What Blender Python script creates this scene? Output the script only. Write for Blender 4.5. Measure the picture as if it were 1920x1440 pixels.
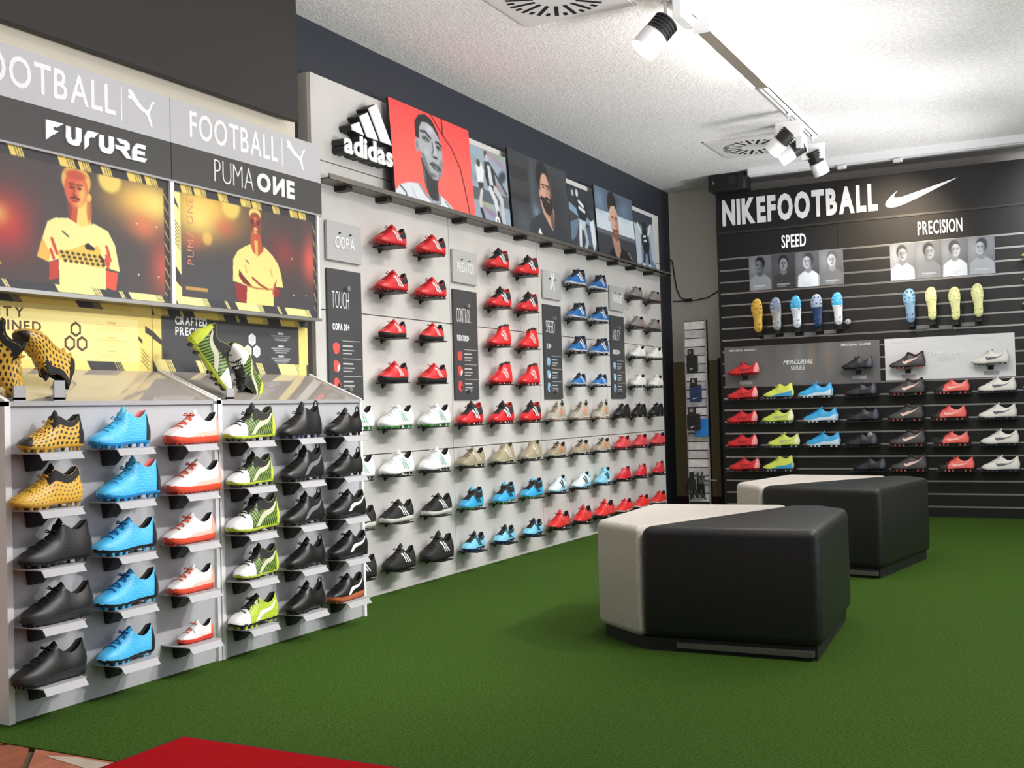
import bpy, math, random
import numpy as np
from mathutils import Matrix, Vector

random.seed(7)
S = bpy.context.scene
COL = S.collection
for o in list(bpy.data.objects):
    bpy.data.objects.remove(o)

# ------------------------------------------------------------------ camera, world, lights, exposure
EYE = 0.928
cam_d = bpy.data.cameras.new('camera')
cam = bpy.data.objects.new('camera', cam_d)
COL.objects.link(cam)
cam_d.sensor_width = 36.0
cam_d.lens = 2090.05 / 1920 * 36
cam_d.clip_start = 0.05
yaw, pitch, roll = -0.475546, 0.023968, -0.027303
fw = Vector((math.sin(yaw) * math.cos(pitch), math.cos(yaw) * math.cos(pitch), math.sin(pitch)))
rt = Vector((math.cos(yaw), -math.sin(yaw), 0))
up = rt.cross(fw)
r2 = math.cos(roll) * rt + math.sin(roll) * up
u2 = -math.sin(roll) * rt + math.cos(roll) * up
m = Matrix.Identity(4)
for i in range(3):
    m[i][0], m[i][1], m[i][2] = r2[i], u2[i], -fw[i]
m.translation = Vector((0, 0, EYE))
cam.matrix_world = m
S.camera = cam

S.view_settings.view_transform = 'Standard'
S.view_settings.look = 'None'
S.view_settings.exposure = 0.0
S.view_settings.gamma = 1.0
S.view_settings.use_curve_mapping = False

W = bpy.data.worlds.new('daylit shop')
S.world = W
W.use_nodes = True
W.node_tree.nodes['Background'].inputs[0].default_value = (0.90, 0.95, 1.0, 1)
W.node_tree.nodes['Background'].inputs[1].default_value = 0.28


def lamp(name, kind, loc, target, energy, color=(1, 1, 1), **kw):
    d = bpy.data.lights.new(name, kind)
    d.energy = energy
    d.color = color
    for k, v in kw.items():
        setattr(d, k, v)
    o = bpy.data.objects.new(name, d)
    o.location = loc
    o.rotation_euler = (Vector(target) - Vector(loc)).to_track_quat('-Z', 'Y').to_euler()
    COL.objects.link(o)
    return o


NEUT = (1.0, 0.985, 0.97)
# ceiling spots along the track, washing the shoe walls
for y in (2.7, 3.9):
    lamp('track_spot_light', 'SPOT', (-1.55, y + 0.5, 2.72), (-3.1, y, 0.35), 40, NEUT,
         spot_size=math.radians(90), spot_blend=0.9, shadow_soft_size=0.06)
for y in (5.2, 6.5, 7.8, 9.0):
    lamp('track_spot_light', 'SPOT', (-1.62, y, 2.74), (-3.25, y, 0.25), 36, NEUT,
         spot_size=math.radians(88), spot_blend=0.8, shadow_soft_size=0.06)
# second track, out of view to the right, throwing light low onto the same walls
for y, ty in ((3.6, 2.6), (4.6, 3.8), (5.6, 5.3), (6.9, 6.8), (8.4, 8.3)):
    lamp('far_track_spot_light', 'SPOT', (0.3, y, 2.75), (-3.2, ty, 0.25), 230 if ty < 4 else 185, NEUT,
         spot_size=math.radians(50), spot_blend=1.0, shadow_soft_size=0.06)
# spots on the slatwall, warm one in the middle
lamp('slatwall_spot_light', 'SPOT', (-1.30, 8.1, 2.72), (-1.38, 9.34, 2.16), 95, (1.0, 0.80, 0.58),
     spot_size=math.radians(58), spot_blend=1.0, shadow_soft_size=0.04)
lamp('slatwall_spot_light', 'SPOT', (0.2, 8.2, 2.72), (0.1, 9.34, 2.3), 170, (0.93, 0.96, 1.0),  # cool spot added to lift the right end of the header
     spot_size=math.radians(70), spot_blend=1.0, shadow_soft_size=0.05)
lamp('slatwall_wash_light', 'SPOT', (-1.2, 7.2, 2.7), (-1.5, 9.34, 0.75), 55, NEUT,
     spot_size=math.radians(62), spot_blend=0.9, shadow_soft_size=0.08)
for loc in ((0.2, 3.6, 2.78), (0.1, 6.6, 2.78)):  # unseen overhead area lights added as general fill
    lamp('overhead_fill_light', 'AREA', loc, (loc[0] - 0.2, loc[1], 0), 40, NEUT, shape='RECTANGLE', size=1.2, size_y=1.2)
# unseen area lights added to brighten the ceiling, out of view to the right
for loc in ((0.25, 1.0, 1.35), (0.25, 4.2, 1.35), (0.4, 7.4, 1.35)):
    lamp('ceiling_fill_light', 'AREA', loc, (loc[0] - 0.08, loc[1], 3), 24, (1.0, 0.97, 0.99), shape='RECTANGLE', size=0.3, size_y=2.4)
for y in (0.8, 2.1, 3.4, 4.8, 6.2, 7.5, 8.8):  # unseen spots added to brighten the left part of the ceiling
    lamp('ceiling_fill_spot', 'SPOT', (0.4, y - 0.6, 1.3), (-2.0, y, 2.885), 205, (1.0, 0.98, 0.985), spot_size=math.radians(62), spot_blend=1.0, shadow_soft_size=0.25)
# daylight from the shop front on the right
lamp('shop_window_light', 'AREA', (3.5, 5.0, 1.3), (-1.5, 6.5, 1.6), 60, (0.95, 0.97, 1.0), shape='RECTANGLE', size=6.0, size_y=2.2)

# ------------------------------------------------------------------ helpers


def lin(c):
    out = []
    for v in c[:3]:
        v = v / 255.0
        out.append(v / 12.92 if v <= 0.04045 else ((v + 0.055) / 1.055) ** 2.4)
    return tuple(out)


MATS = {}


def mat(name, c, rough=0.5, metal=0.0, bump=None, var=None, spec=0.5, emit=None, coat=0.0, sheen=0.0):
    """principled material; bump=(scale, strength), var=(scale, amount) gives procedural grain"""
    if name in MATS:
        return MATS[name]
    m_ = bpy.data.materials.new(name)
    m_.use_nodes = True
    nt = m_.node_tree
    b = nt.nodes['Principled BSDF']
    col = lin(c) + (1,)
    b.inputs['Base Color'].default_value = col
    b.inputs['Roughness'].default_value = rough
    b.inputs['Metallic'].default_value = metal
    b.inputs['Specular IOR Level'].default_value = spec
    b.inputs['Coat Weight'].default_value = coat
    b.inputs['Sheen Weight'].default_value = sheen
    if emit:
        b.inputs['Emission Color'].default_value = lin(emit[0]) + (1,)
        b.inputs['Emission Strength'].default_value = emit[1]
    if bump or var:
        tc = nt.nodes.new('ShaderNodeTexCoord')
    if var:
        n = nt.nodes.new('ShaderNodeTexNoise')
        n.inputs['Scale'].default_value = var[0]
        n.inputs['Detail'].default_value = 6
        nt.links.new(tc.outputs['Object'], n.inputs['Vector'])
        mx = nt.nodes.new('ShaderNodeMixRGB')
        mx.inputs[1].default_value = tuple(v * (1 - var[1]) for v in col[:3]) + (1,)
        mx.inputs[2].default_value = tuple(min(1, v * (1 + var[1])) for v in col[:3]) + (1,)
        rmp = nt.nodes.new('ShaderNodeMapRange')
        rmp.inputs[1].default_value = 0.3
        rmp.inputs[2].default_value = 0.7
        nt.links.new(n.outputs['Fac'], rmp.inputs[0])
        nt.links.new(rmp.outputs[0], mx.inputs[0])
        nt.links.new(mx.outputs[0], b.inputs['Base Color'])
    if bump:
        n2 = nt.nodes.new('ShaderNodeTexNoise')
        n2.inputs['Scale'].default_value = bump[0]
        n2.inputs['Detail'].default_value = 3
        nt.links.new(tc.outputs['Object'], n2.inputs['Vector'])
        bp = nt.nodes.new('ShaderNodeBump')
        bp.inputs['Strength'].default_value = bump[1]
        bp.inputs['Distance'].default_value = 0.01
        nt.links.new(n2.outputs['Fac'], bp.inputs['Height'])
        nt.links.new(bp.outputs['Normal'], b.inputs['Normal'])
    MATS[name] = m_
    return m_


def math_node(nt, op, a, b=None):
    n = nt.nodes.new('ShaderNodeMath')
    n.operation = op
    for i, v in enumerate((a, b)):
        if v is None:
            continue
        if isinstance(v, (int, float)):
            n.inputs[i].default_value = v
        else:
            nt.links.new(v, n.inputs[i])
    return n.outputs[0]


def pattern_mat(name, ca, cb, kind, sx, sy, size, rough=0.45):
    """uv driven print: 'dots' = staggered oval holes, 'bands' = slanted bands"""
    if name in MATS:
        return MATS[name]
    m_ = mat(name, ca, rough)
    nt = m_.node_tree
    uv = nt.nodes.new('ShaderNodeUVMap')
    sp = nt.nodes.new('ShaderNodeSeparateXYZ')
    nt.links.new(uv.outputs[0], sp.inputs[0])
    x = math_node(nt, 'MULTIPLY', sp.outputs[0], sx)
    y = math_node(nt, 'MULTIPLY', sp.outputs[1], sy)
    if kind == 'dots':
        row = math_node(nt, 'FLOOR', y)
        sh = math_node(nt, 'MULTIPLY', row, 0.5)
        fx = math_node(nt, 'SUBTRACT', math_node(nt, 'FRACT', math_node(nt, 'ADD', x, sh)), 0.5)
        fy = math_node(nt, 'SUBTRACT', math_node(nt, 'FRACT', y), 0.5)
        fx = math_node(nt, 'ADD', fx, math_node(nt, 'MULTIPLY', fy, -0.35))
        d = math_node(nt, 'ADD', math_node(nt, 'MULTIPLY', fx, fx), math_node(nt, 'MULTIPLY', fy, fy))
        fac = math_node(nt, 'LESS_THAN', d, size * size)
    else:
        f = math_node(nt, 'FRACT', math_node(nt, 'ADD', x, y))
        fac = math_node(nt, 'LESS_THAN', f, size)
    mx = nt.nodes.new('ShaderNodeMixRGB')
    mx.inputs[1].default_value = lin(ca) + (1,)
    mx.inputs[2].default_value = lin(cb) + (1,)
    nt.links.new(fac, mx.inputs[0])
    nt.links.new(mx.outputs[0], nt.nodes['Principled BSDF'].inputs['Base Color'])
    return m_


def mesh_obj(name, verts, faces, material, parent=None, smooth=False, uvs=None):
    me = bpy.data.meshes.new(name)
    me.from_pydata([tuple(map(float, v)) for v in verts], [], faces)
    if uvs is not None:
        ul = me.uv_layers.new(name='UVMap')
        vi = np.empty(len(me.loops), dtype=np.int32)
        me.loops.foreach_get('vertex_index', vi)
        ul.data.foreach_set('uv', np.asarray(uvs, dtype=np.float32)[vi].ravel())
    if smooth:
        me.polygons.foreach_set('use_smooth', [True] * len(me.polygons))
    me.materials.append(material)
    o = bpy.data.objects.new(name, me)
    COL.objects.link(o)
    if parent is not None:
        o.parent = parent
    return o


class MB:
    """collects boxes, tubes and prisms into one mesh"""

    def __init__(self):
        self.v, self.f = [], []

    def add(self, vs, fs):
        n = len(self.v)
        self.v += [tuple(v) for v in vs]
        self.f += [[i + n for i in f] for f in fs]
        return self

    def box(self, a, b, bev=0.0):
        x0, y0, z0 = (min(a[i], b[i]) for i in range(3))
        x1, y1, z1 = (max(a[i], b[i]) for i in range(3))
        if bev <= 0:
            vs = [(x0, y0, z0), (x1, y0, z0), (x1, y1, z0), (x0, y1, z0), (x0, y0, z1), (x1, y0, z1), (x1, y1, z1), (x0, y1, z1)]
            return self.add(vs, [[0, 3, 2, 1], [4, 5, 6, 7], [0, 1, 5, 4], [1, 2, 6, 5], [2, 3, 7, 6], [3, 0, 4, 7]])
        return self.prism([(x0 + bev, y0), (x1 - bev, y0), (x1, y0 + bev), (x1, y1 - bev), (x1 - bev, y1), (x0 + bev, y1), (x0, y1 - bev), (x0, y0 + bev)], z0, z1)

    def prism(self, poly, z0, z1):
        n = len(poly)
        vs = [(x, y, z0) for x, y in poly] + [(x, y, z1) for x, y in poly]
        fs = [list(range(n))[::-1], list(range(n, 2 * n))] + [[i, (i + 1) % n, n + (i + 1) % n, n + i] for i in range(n)]
        return self.add(vs, fs)

    def cyl(self, p0, p1, r0, r1=None, n=12, caps=True):
        r1 = r0 if r1 is None else r1
        p0, p1 = Vector(p0), Vector(p1)
        d = (p1 - p0).normalized()
        a = d.orthogonal().normalized()
        b = d.cross(a)
        vs = []
        for p, r in ((p0, r0), (p1, r1)):
            for i in range(n):
                t = 2 * math.pi * i / n
                vs.append(p + a * (r * math.cos(t)) + b * (r * math.sin(t)))
        fs = [[i, (i + 1) % n, n + (i + 1) % n, n + i] for i in range(n)]
        if caps:
            fs += [list(range(n))[::-1], list(range(n, 2 * n))]
        return self.add(vs, fs)

    def tube(self, pts, r, n=6):
        pts = [Vector(p) for p in pts]
        vs, fs = [], []
        for i, p in enumerate(pts):
            d = (pts[min(i + 1, len(pts) - 1)] - pts[max(i - 1, 0)]).normalized()
            a = d.cross(Vector((0.31, 0.2, 0.93))).normalized()
            b = d.cross(a)
            for k in range(n):
                t = 2 * math.pi * k / n
                vs.append(p + a * (r * math.cos(t)) + b * (r * math.sin(t)))
        for i in range(len(pts) - 1):
            for k in range(n):
                k2 = (k + 1) % n
                fs.append([i * n + k, i * n + k2, (i + 1) * n + k2, (i + 1) * n + k])
        fs += [list(range(n))[::-1], [(len(pts) - 1) * n + k for k in range(n)]]
        return self.add(vs, fs)

    def obj(self, name, material, parent=None, smooth=False, bevel=0.0, seg=2):
        o = mesh_obj(name, self.v, self.f, material, parent, smooth)
        if bevel:
            md = o.modifiers.new('bevel', 'BEVEL')
            md.width = bevel
            md.segments = seg
            md.limit_method = 'ANGLE'
        return o


def tag(o, label, cat, group=None, kind=None):
    o['label'] = label
    o['category'] = cat
    if group:
        o['group'] = group
    if kind:
        o['kind'] = kind
    return o


def thing(name, label, cat, loc=(0, 0, 0), rot=(0, 0, 0), group=None):
    o = bpy.data.objects.new(name, None)
    o.empty_display_size = 0.05
    COL.objects.link(o)
    o.location = loc
    o.rotation_euler = rot
    return tag(o, label, cat, group)


def struct(o):
    o['kind'] = 'structure'
    return o


R_LEFT = (math.pi / 2, 0, math.pi / 2)    # local x -> +Y, y -> up, z -> +X  (things on the left wall)
R_BACK = (math.pi / 2, 0, 0)              # local x -> +X, y -> up, z -> -Y  (things on the slatwall)

# ---- lettering -------------------------------------------------------------
GLYPH = {}


def glyph(ch, bold):
    """outline of one character as a flat mesh, cap height 1, left edge at 0"""
    key = (ch, bold)
    if key in GLYPH:
        return GLYPH[key]

    def grab(body):
        cu = bpy.data.curves.new('letter', 'FONT')
        cu.body = body
        cu.offset = bold
        cu.resolution_u = 3
        ob = bpy.data.objects.new('letter', cu)
        COL.objects.link(ob)
        dg = bpy.context.evaluated_depsgraph_get()
        me = ob.evaluated_get(dg).to_mesh()
        vs = [tuple(v.co) for v in me.vertices]
        fs = [list(p.vertices) for p in me.polygons]
        ob.evaluated_get(dg).to_mesh_clear()
        bpy.data.objects.remove(ob)
        bpy.data.curves.remove(cu)
        return vs, fs
    if ('H', bold) not in GLYPH and ch != 'H':
        glyph('H', bold)
    vs, fs = grab(ch)
    ys = [v[1] for v in vs]
    if ch == 'H':
        GLYPH['base', bold] = (min(ys), max(ys) - min(ys))
    b0, hh = GLYPH['base', bold]
    x0 = min(v[0] for v in vs)
    vs = [((v[0] - x0) / hh, (v[1] - b0) / hh) for v in vs]
    GLYPH[key] = (vs, fs, max(v[0] for v in vs))
    return GLYPH[key]


def solid(vs2, fs, z0, z1):
    """flat 2-D mesh -> solid letter between z0 and z1"""
    n = len(vs2)
    V = [(x, y, z1) for x, y in vs2] + [(x, y, z0) for x, y in vs2]
    F = [list(f) for f in fs]
    edges = {}
    for f in fs:
        for i in range(len(f)):
            e = (f[i], f[(i + 1) % len(f)])
            edges[e] = edges.get(e, 0) + 1
    for (a, b) in edges:
        if (b, a) not in edges:
            F.append([b, a, a + n, b + n])
    return V, F


def letters(text, x, y, h, width, material, parent, bold=0.0, gap=0.12, z0=0.0, z1=0.004, slant=0.0, split=True, name='letter', flip=None, rot=0):
    """text with its lower left corner at (x, y), capital height h, stretched to the given width"""
    cur, items = 0.0, []
    for ch in text:
        if ch == ' ':
            cur += 0.35
            continue
        vs, fs, w = glyph(ch, bold)
        if flip and ch in flip:
            vs = [(w - a, b) for a, b in vs]
            fs = [f[::-1] for f in fs]
        items.append((cur, vs, fs))
        cur += w + gap
    sx = width / (cur - gap)
    allv, allf = [], []
    for cx, vs, fs in items:
        pts = [((a + cx) * sx + b * h * slant, b * h) for a, b in vs]
        if rot:
            pts = [(-b, a) for a, b in pts]
        pts = [(x + a, y + b) for a, b in pts]
        V, F = solid(pts, fs, z0, z1)
        if split:
            mesh_obj(name, V, F, material, parent)
        else:
            n = len(allv)
            allv += V
            allf += [[i + n for i in f] for f in F]
    if not split:
        return mesh_obj(name, allv, allf, material, parent)


def tri_poly(pts):
    """ear clipping of a simple polygon -> ccw triangles"""
    pts = list(pts)
    area = sum(pts[i][0] * pts[(i + 1) % len(pts)][1] - pts[(i + 1) % len(pts)][0] * pts[i][1] for i in range(len(pts)))
    idx = list(range(len(pts)))
    if area < 0:
        idx = idx[::-1]

    def cr(o, a, b):
        return (a[0] - o[0]) * (b[1] - o[1]) - (a[1] - o[1]) * (b[0] - o[0])
    out, guard = [], 0
    while len(idx) > 3 and guard < 2000:
        guard += 1
        for k in range(len(idx)):
            i, j, l = idx[k - 1], idx[k], idx[(k + 1) % len(idx)]
            a, b, c = pts[i], pts[j], pts[l]
            if cr(a, b, c) <= 1e-12:
                continue
            if any(cr(a, b, pts[q]) >= 0 and cr(b, c, pts[q]) >= 0 and cr(c, a, pts[q]) >= 0 for q in idx if q not in (i, j, l)):
                continue
            out.append([i, j, l])
            idx.pop(k)
            break
        else:
            break
    if len(idx) == 3:
        out.append(idx)
    return out


def emblem(name, polys, x, y, w, h, material, parent, z0=0.0, z1=0.004):
    """cut-out shape from polygons in 0..1 units"""
    V, F = [], []
    for p in polys:
        q = [(x + a * w, y + b * h) for a, b in p]
        v, f = solid(q, tri_poly(q), z0, z1)
        n = len(V)
        V += v
        F += [[i + n for i in g] for g in f]
    return mesh_obj(name, V, F, material, parent)


LEAPING_CAT = [[(0.02, 0.93), (0.10, 0.99), (0.20, 0.93), (0.30, 0.80), (0.42, 0.66), (0.55, 0.56), (0.66, 0.50), (0.74, 0.50), (0.80, 0.58), (0.85, 0.72),
                (0.90, 0.80), (0.98, 0.82), (1.0, 0.77), (0.92, 0.72), (0.88, 0.60), (0.84, 0.50), (0.80, 0.44), (0.82, 0.34), (0.86, 0.18), (0.90, 0.02), (0.84, 0.0),
                (0.78, 0.12), (0.70, 0.30), (0.60, 0.40), (0.48, 0.42), (0.36, 0.50), (0.28, 0.60), (0.20, 0.64), (0.14, 0.70), (0.06, 0.68), (0.0, 0.72),
                (0.04, 0.78), (0.12, 0.78), (0.05, 0.84)]]
CHECK = [[(0.0, 0.12), (0.03, 0.03), (0.09, 0.0), (0.16, 0.02), (0.26, 0.10), (0.42, 0.27), (0.62, 0.52), (0.82, 0.77), (1.0, 1.0), (0.78, 0.84), (0.56, 0.67),
          (0.36, 0.52), (0.24, 0.43), (0.175, 0.405), (0.135, 0.42), (0.125, 0.48), (0.145, 0.60), (0.18, 0.72), (0.10, 0.55), (0.04, 0.38), (0.01, 0.25)]]

# ---- prints ----------------------------------------------------------------


class Canvas:
    """paints a flat print as a fine grid of coloured points; coordinates 0..1, y down"""

    def __init__(self, w, h, bg):
        self.w, self.h = w, h
        self.a = np.tile(np.array(bg, float), (h, w, 1))
        self.X, self.Y = np.meshgrid(np.linspace(0, 1, w), np.linspace(0, 1, h))
        self.asp = h / w

    def mix(self, mask, c):
        mk = np.clip(mask, 0, 1)[..., None]
        self.a = self.a * (1 - mk) + np.array(c, float) * mk
        return self

    def blob(self, cx, cy, rx, ry, c, al=1.0, soft=1.0, rot=0.0):
        dx, dy = (self.X - cx), (self.Y - cy) * 1.0
        cs, sn = math.cos(rot), math.sin(rot)
        ex, ey = (dx * cs + dy * sn) / rx, (-dx * sn + dy * cs) / ry
        d = np.sqrt(ex * ex + ey * ey)
        if soft >= 1:
            mk = np.exp(-d * d * 1.6)
        else:
            mk = np.clip((1 - d) / max(soft, 1e-3) + 0.5, 0, 1)
        return self.mix(mk * al, c)

    def poly(self, pts, c, al=1.0):
        acc = np.zeros_like(self.X)
        for ox, oy in ((-.25, -.25), (.25, -.25), (-.25, .25), (.25, .25)):
            X, Y = self.X + ox / self.w, self.Y + oy / self.h
            ins = np.zeros(X.shape, bool)
            n = len(pts)
            for i in range(n):
                x0, y0 = pts[i]
                x1, y1 = pts[(i + 1) % n]
                if y0 == y1:
                    continue
                cnd = ((y0 > Y) != (y1 > Y)) & (X < (x1 - x0) * (Y - y0) / (y1 - y0) + x0)
                ins ^= cnd
            acc += ins
        return self.mix(acc / 4 * al, c)

    def rect(self, x0, y0, x1, y1, c, al=1.0):
        return self.poly([(x0, y0), (x1, y0), (x1, y1), (x0, y1)], c, al)

    def line(self, pts, wd, c, al=1.0):
        for (x0, y0), (x1, y1) in zip(pts[:-1], pts[1:]):
            dx, dy = x1 - x0, (y1 - y0) * self.asp
            L = math.hypot(dx, dy) + 1e-9
            t = np.clip(((self.X - x0) * dx + (self.Y - y0) * self.asp * dy) / (L * L), 0, 1)
            d = np.hypot(self.X - x0 - t * dx, (self.Y - y0) * self.asp - t * dy)
            self.mix(np.clip((wd - d) * self.w / 1.5 + 0.5, 0, 1) * al, c)
        return self

    def grain(self, amt, sc=1):
        rs = np.random.RandomState(3)
        n = rs.rand(self.h, self.w)[..., None] - 0.5
        self.a = np.clip(self.a + n * amt, 0, 255)
        return self

    def obj(self, name, W_, H_, parent, material, z=0.0, x0=0.0, y0=0.0):
        w, h = self.w, self.h
        v = np.stack([x0 + self.X * W_, y0 + (1 - self.Y) * H_, np.full(self.X.shape, z)], -1).reshape(-1, 3)
        i = np.arange(h * w).reshape(h, w)
        q = np.stack([i[:-1, :-1], i[1:, :-1], i[1:, 1:], i[:-1, 1:]], -1).reshape(-1, 4)
        me = bpy.data.meshes.new(name)
        me.vertices.add(len(v))
        me.vertices.foreach_set('co', v.astype(np.float32).ravel())
        me.loops.add(q.size)
        me.loops.foreach_set('vertex_index', q.astype(np.int32).ravel())
        me.polygons.add(len(q))
        me.polygons.foreach_set('loop_start', np.arange(0, q.size, 4, dtype=np.int32))
        me.update(calc_edges=True)
        c = np.clip(self.a / 255, 0, 1)
        c = np.where(c <= 0.04045, c / 12.92, ((c + 0.055) / 1.055) ** 2.4)
        col = np.concatenate([c, np.ones((h, w, 1))], -1).reshape(-1, 4).astype(np.float32)
        at = me.color_attributes.new('print', 'FLOAT_COLOR', 'POINT')
        at.data.foreach_set('color', col.ravel())
        me.materials.append(material)
        o = bpy.data.objects.new(name, me)
        COL.objects.link(o)
        o.parent = parent
        return o


def print_mat(name, rough):
    m_ = mat(name, (128, 128, 128), rough)
    nt = m_.node_tree
    a = nt.nodes.new('ShaderNodeAttribute')
    a.attribute_name = 'print'
    nt.links.new(a.outputs['Color'], nt.nodes['Principled BSDF'].inputs['Base Color'])
    return m_


PRINT = print_mat('printed sheet', 0.55)
PRINT_GLOSS = print_mat('printed glossy sheet', 0.3)

# materials of the room
M_WALL = mat('dark blue grey paint', (40, 45, 55), 0.6, bump=(60, 0.08))
M_BEIGE = mat('grey beige plaster', (222, 216, 208), 0.8, bump=(40, 0.1))
M_BROWN = mat('olive brown paint', (128, 112, 82), 0.7)
M_CEIL = mat('sprayed plaster ceiling', (238, 237, 238), 0.95, bump=(75, 0.5), var=(75, 0.14))
M_CONC = mat('pale cement board', (207, 205, 201), 0.75, bump=(25, 0.05), var=(3.2, 0.07))
M_TURF = mat('green turf', (65, 96, 31), 0.95, bump=(230, 1.0), var=(120, 0.38), spec=0.1)
M_MAT = mat('red mat pile', (182, 10, 20), 0.95, bump=(420, 0.8), var=(380, 0.25), spec=0.1)
M_BLACKP = mat('black panel', (26, 26, 27), 0.55)
M_SLAT = mat('black slat board', (16, 16, 16), 0.42, var=(8, 0.12))
M_ALU = mat('brushed aluminium', (200, 198, 195), 0.3, 1.0)
M_STEEL = mat('satin steel', (150, 148, 145), 0.35, 0.9)
M_WHITE = mat('white lacquer', (240, 240, 241), 0.4)
M_WLET = mat('white letter acrylic', (246, 247, 248), 0.4)
M_KGREY = mat('light grey laminate', (188, 188, 192), 0.5)
M_SHELF = mat('pale grey sheet metal', (172, 171, 174), 0.45)
M_DARK = mat('dark plastic', (30, 29, 27), 0.5)
M_SIGNG = mat('silver grey board', (196, 196, 199), 0.5)
M_SIGND = mat('charcoal board', (66, 65, 64), 0.5)
M_LEATH = mat('black leatherette', (22, 22, 22), 0.42, bump=(180, 0.12))
M_FELT = mat('oatmeal wool cloth', (196, 189, 178), 0.95, bump=(300, 0.5), var=(240, 0.16), sheen=0.3)
M_DGLASS = mat('glossy grey tray', (178, 170, 162), 0.07, 0.3, spec=0.8)


def box_obj(name, a, b, material, parent=None, bevel=0.0):
    return MB().box(a, b).obj(name, material, parent, bevel=bevel)


# ------------------------------------------------------------------ the room
XW, YB, ZC = -3.35, 9.74, 2.885
struct(box_obj('wall_left', (XW - 0.1, -1.5, 0), (XW, YB + 0.1, ZC), M_WALL))
struct(box_obj('ceiling', (XW - 0.1, -1.5, ZC), (3.6, YB + 0.1, ZC + 0.1), M_CEIL))
wb = struct(box_obj('wall_back', (XW, YB, 0), (3.6, YB + 0.1, ZC), M_BEIGE))
struct(box_obj('trim_1', (XW, YB - 0.012, 0.11), (-2.9, YB, 1.33), M_BROWN))
struct(box_obj('baseboard_back', (XW, YB - 0.025, 0), (-2.78, YB - 0.012, 0.11), mat('dark red skirting', (50, 18, 16), 0.5)))
struct(box_obj('trim_2', (-2.92, YB - 0.05, 0), (-2.70, YB, 1.35), M_BLACKP))
floor = struct(box_obj('floor', (XW - 0.1, -1.5, -0.12), (3.6, YB + 0.1, -0.012), mat('grout', (92, 76, 58), 0.9, bump=(200, 0.3))))
# terracotta tiles laid diagonally in front of the turf
tile_mats = [mat('terracotta tile', (172, 104, 78), 0.55, bump=(30, 0.15), var=(14, 0.22)),
             mat('terracotta tile darker', (150, 86, 60), 0.55, bump=(30, 0.15), var=(18, 0.25))]
pale = mat('pale stone tile', (190, 172, 156), 0.5, var=(12, 0.12))
tb = MB().box((-0.2, -0.2, -0.012), (0.2, 0.2, -0.003), 0.006)
tile_proto = {}
ta = math.radians(-45.4)
for i in range(-4, 5):
    for j in range(-4, 3):
        # joint line runs through (-2.722, 2.219) towards (-2.585, 2.080)
        cx = -2.722 + math.cos(ta) * (i * 0.42 + 0.13) - math.sin(ta) * (j * 0.42 + 0.21)
        cy = 2.219 + math.sin(ta) * (i * 0.42 + 0.13) + math.cos(ta) * (j * 0.42 + 0.21)
        if cy > 2.6 or cy < 0.9 or cx < -3.3 or cx > -1.2:
            continue
        k = (i + j) % 2
        if k not in tile_proto:
            o = tb.obj('tile', tile_mats[k], floor)
            tile_proto[k] = o
        else:
            o = tile_proto[k].copy()
            COL.objects.link(o)
        o.location = (cx, cy, 0)
        o.rotation_euler = (0, 0, ta)
MB().prism([(-2.63, 2.185), (-2.53, 2.21), (-2.36, 2.20), (-2.39, 2.14)], -0.004, -0.0015).obj('tile', pale, floor)

# turf and mat
g = [(-3.34, 2.222), (-3.34, 9.72), (3.5, 9.72), (3.5, 2.222)]
turf = MB().box((XW + 0.005, 2.222, -0.012), (3.5, 9.73, 0.0)).obj('turf_carpet', M_TURF)
tag(turf, 'green artificial turf carpet covering the shop floor', 'carpet')
redmat = thing('door_mat', 'red entrance mat with dark edge lying on the turf corner', 'mat', (-0.9, 1.6, 0))
MB().box((-1.465, -1.2, 0.001), (1.6, 0.85, 0.008)).obj('mat_pile', M_MAT, redmat)
MB().box((-1.478, -1.21, 0.0), (1.61, 0.863, 0.005)).obj('mat_edge', M_BLACKP, redmat)

# ------------------------------------------------------------------ concrete-look display wall with a poster ledge
AX = -3.27
AY0, AY1 = 4.31, 9.22
aw = thing('display_board', 'pale cement look shoe wall made of square boards, along the left side', 'shop display', (AX, AY0, 0), R_LEFT)
AWL = AY1 - AY0
box_obj('backing', (0, 0, -0.078), (AWL, 2.588, -0.018), mat('backing edge', (176, 170, 160), 0.6), aw)
ys = [0.0, 1.28, 2.455, 3.635, AWL]
zs = [0.0, 0.722, 1.443, 2.172, 2.59]
for i in range(4):
    for j in range(4):
        box_obj('panel', (ys[i] + 0.002, zs[j] + (0.003 if j else 0), -0.018), (ys[i + 1] - 0.002, zs[j + 1] - 0.003, 0), M_CONC, aw)
ledge_m = mat('grey steel ledge', (120, 116, 110), 0.4, 0.6)
lg = MB()
lg.box((0.0, 2.058, 0.0), (AWL, 2.066, 0.105)).box((0.0, 2.058, 0.098), (AWL, 2.083, 0.105))
lg.obj('ledge', ledge_m, aw)
colY = [4.51, 4.868, 5.258, 5.657, 6.052, 6.45, 6.842, 7.235, 7.632, 8.032, 8.418, 8.825]
rowZ = [1.795, 1.557, 1.320, 1.088, 0.850, 0.605, 0.364, 0.120]
br = MB().box((-0.025, 2.034, 0.0), (0.025, 2.058, 0.075))
b0 = br.obj('ledge_bracket', M_DARK, aw)
for k, y in enumerate(colY):
    o = b0 if k == 0 else b0.copy()
    if k:
        COL.objects.link(o)
    o.location = (y - AY0, 0, 0)
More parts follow.
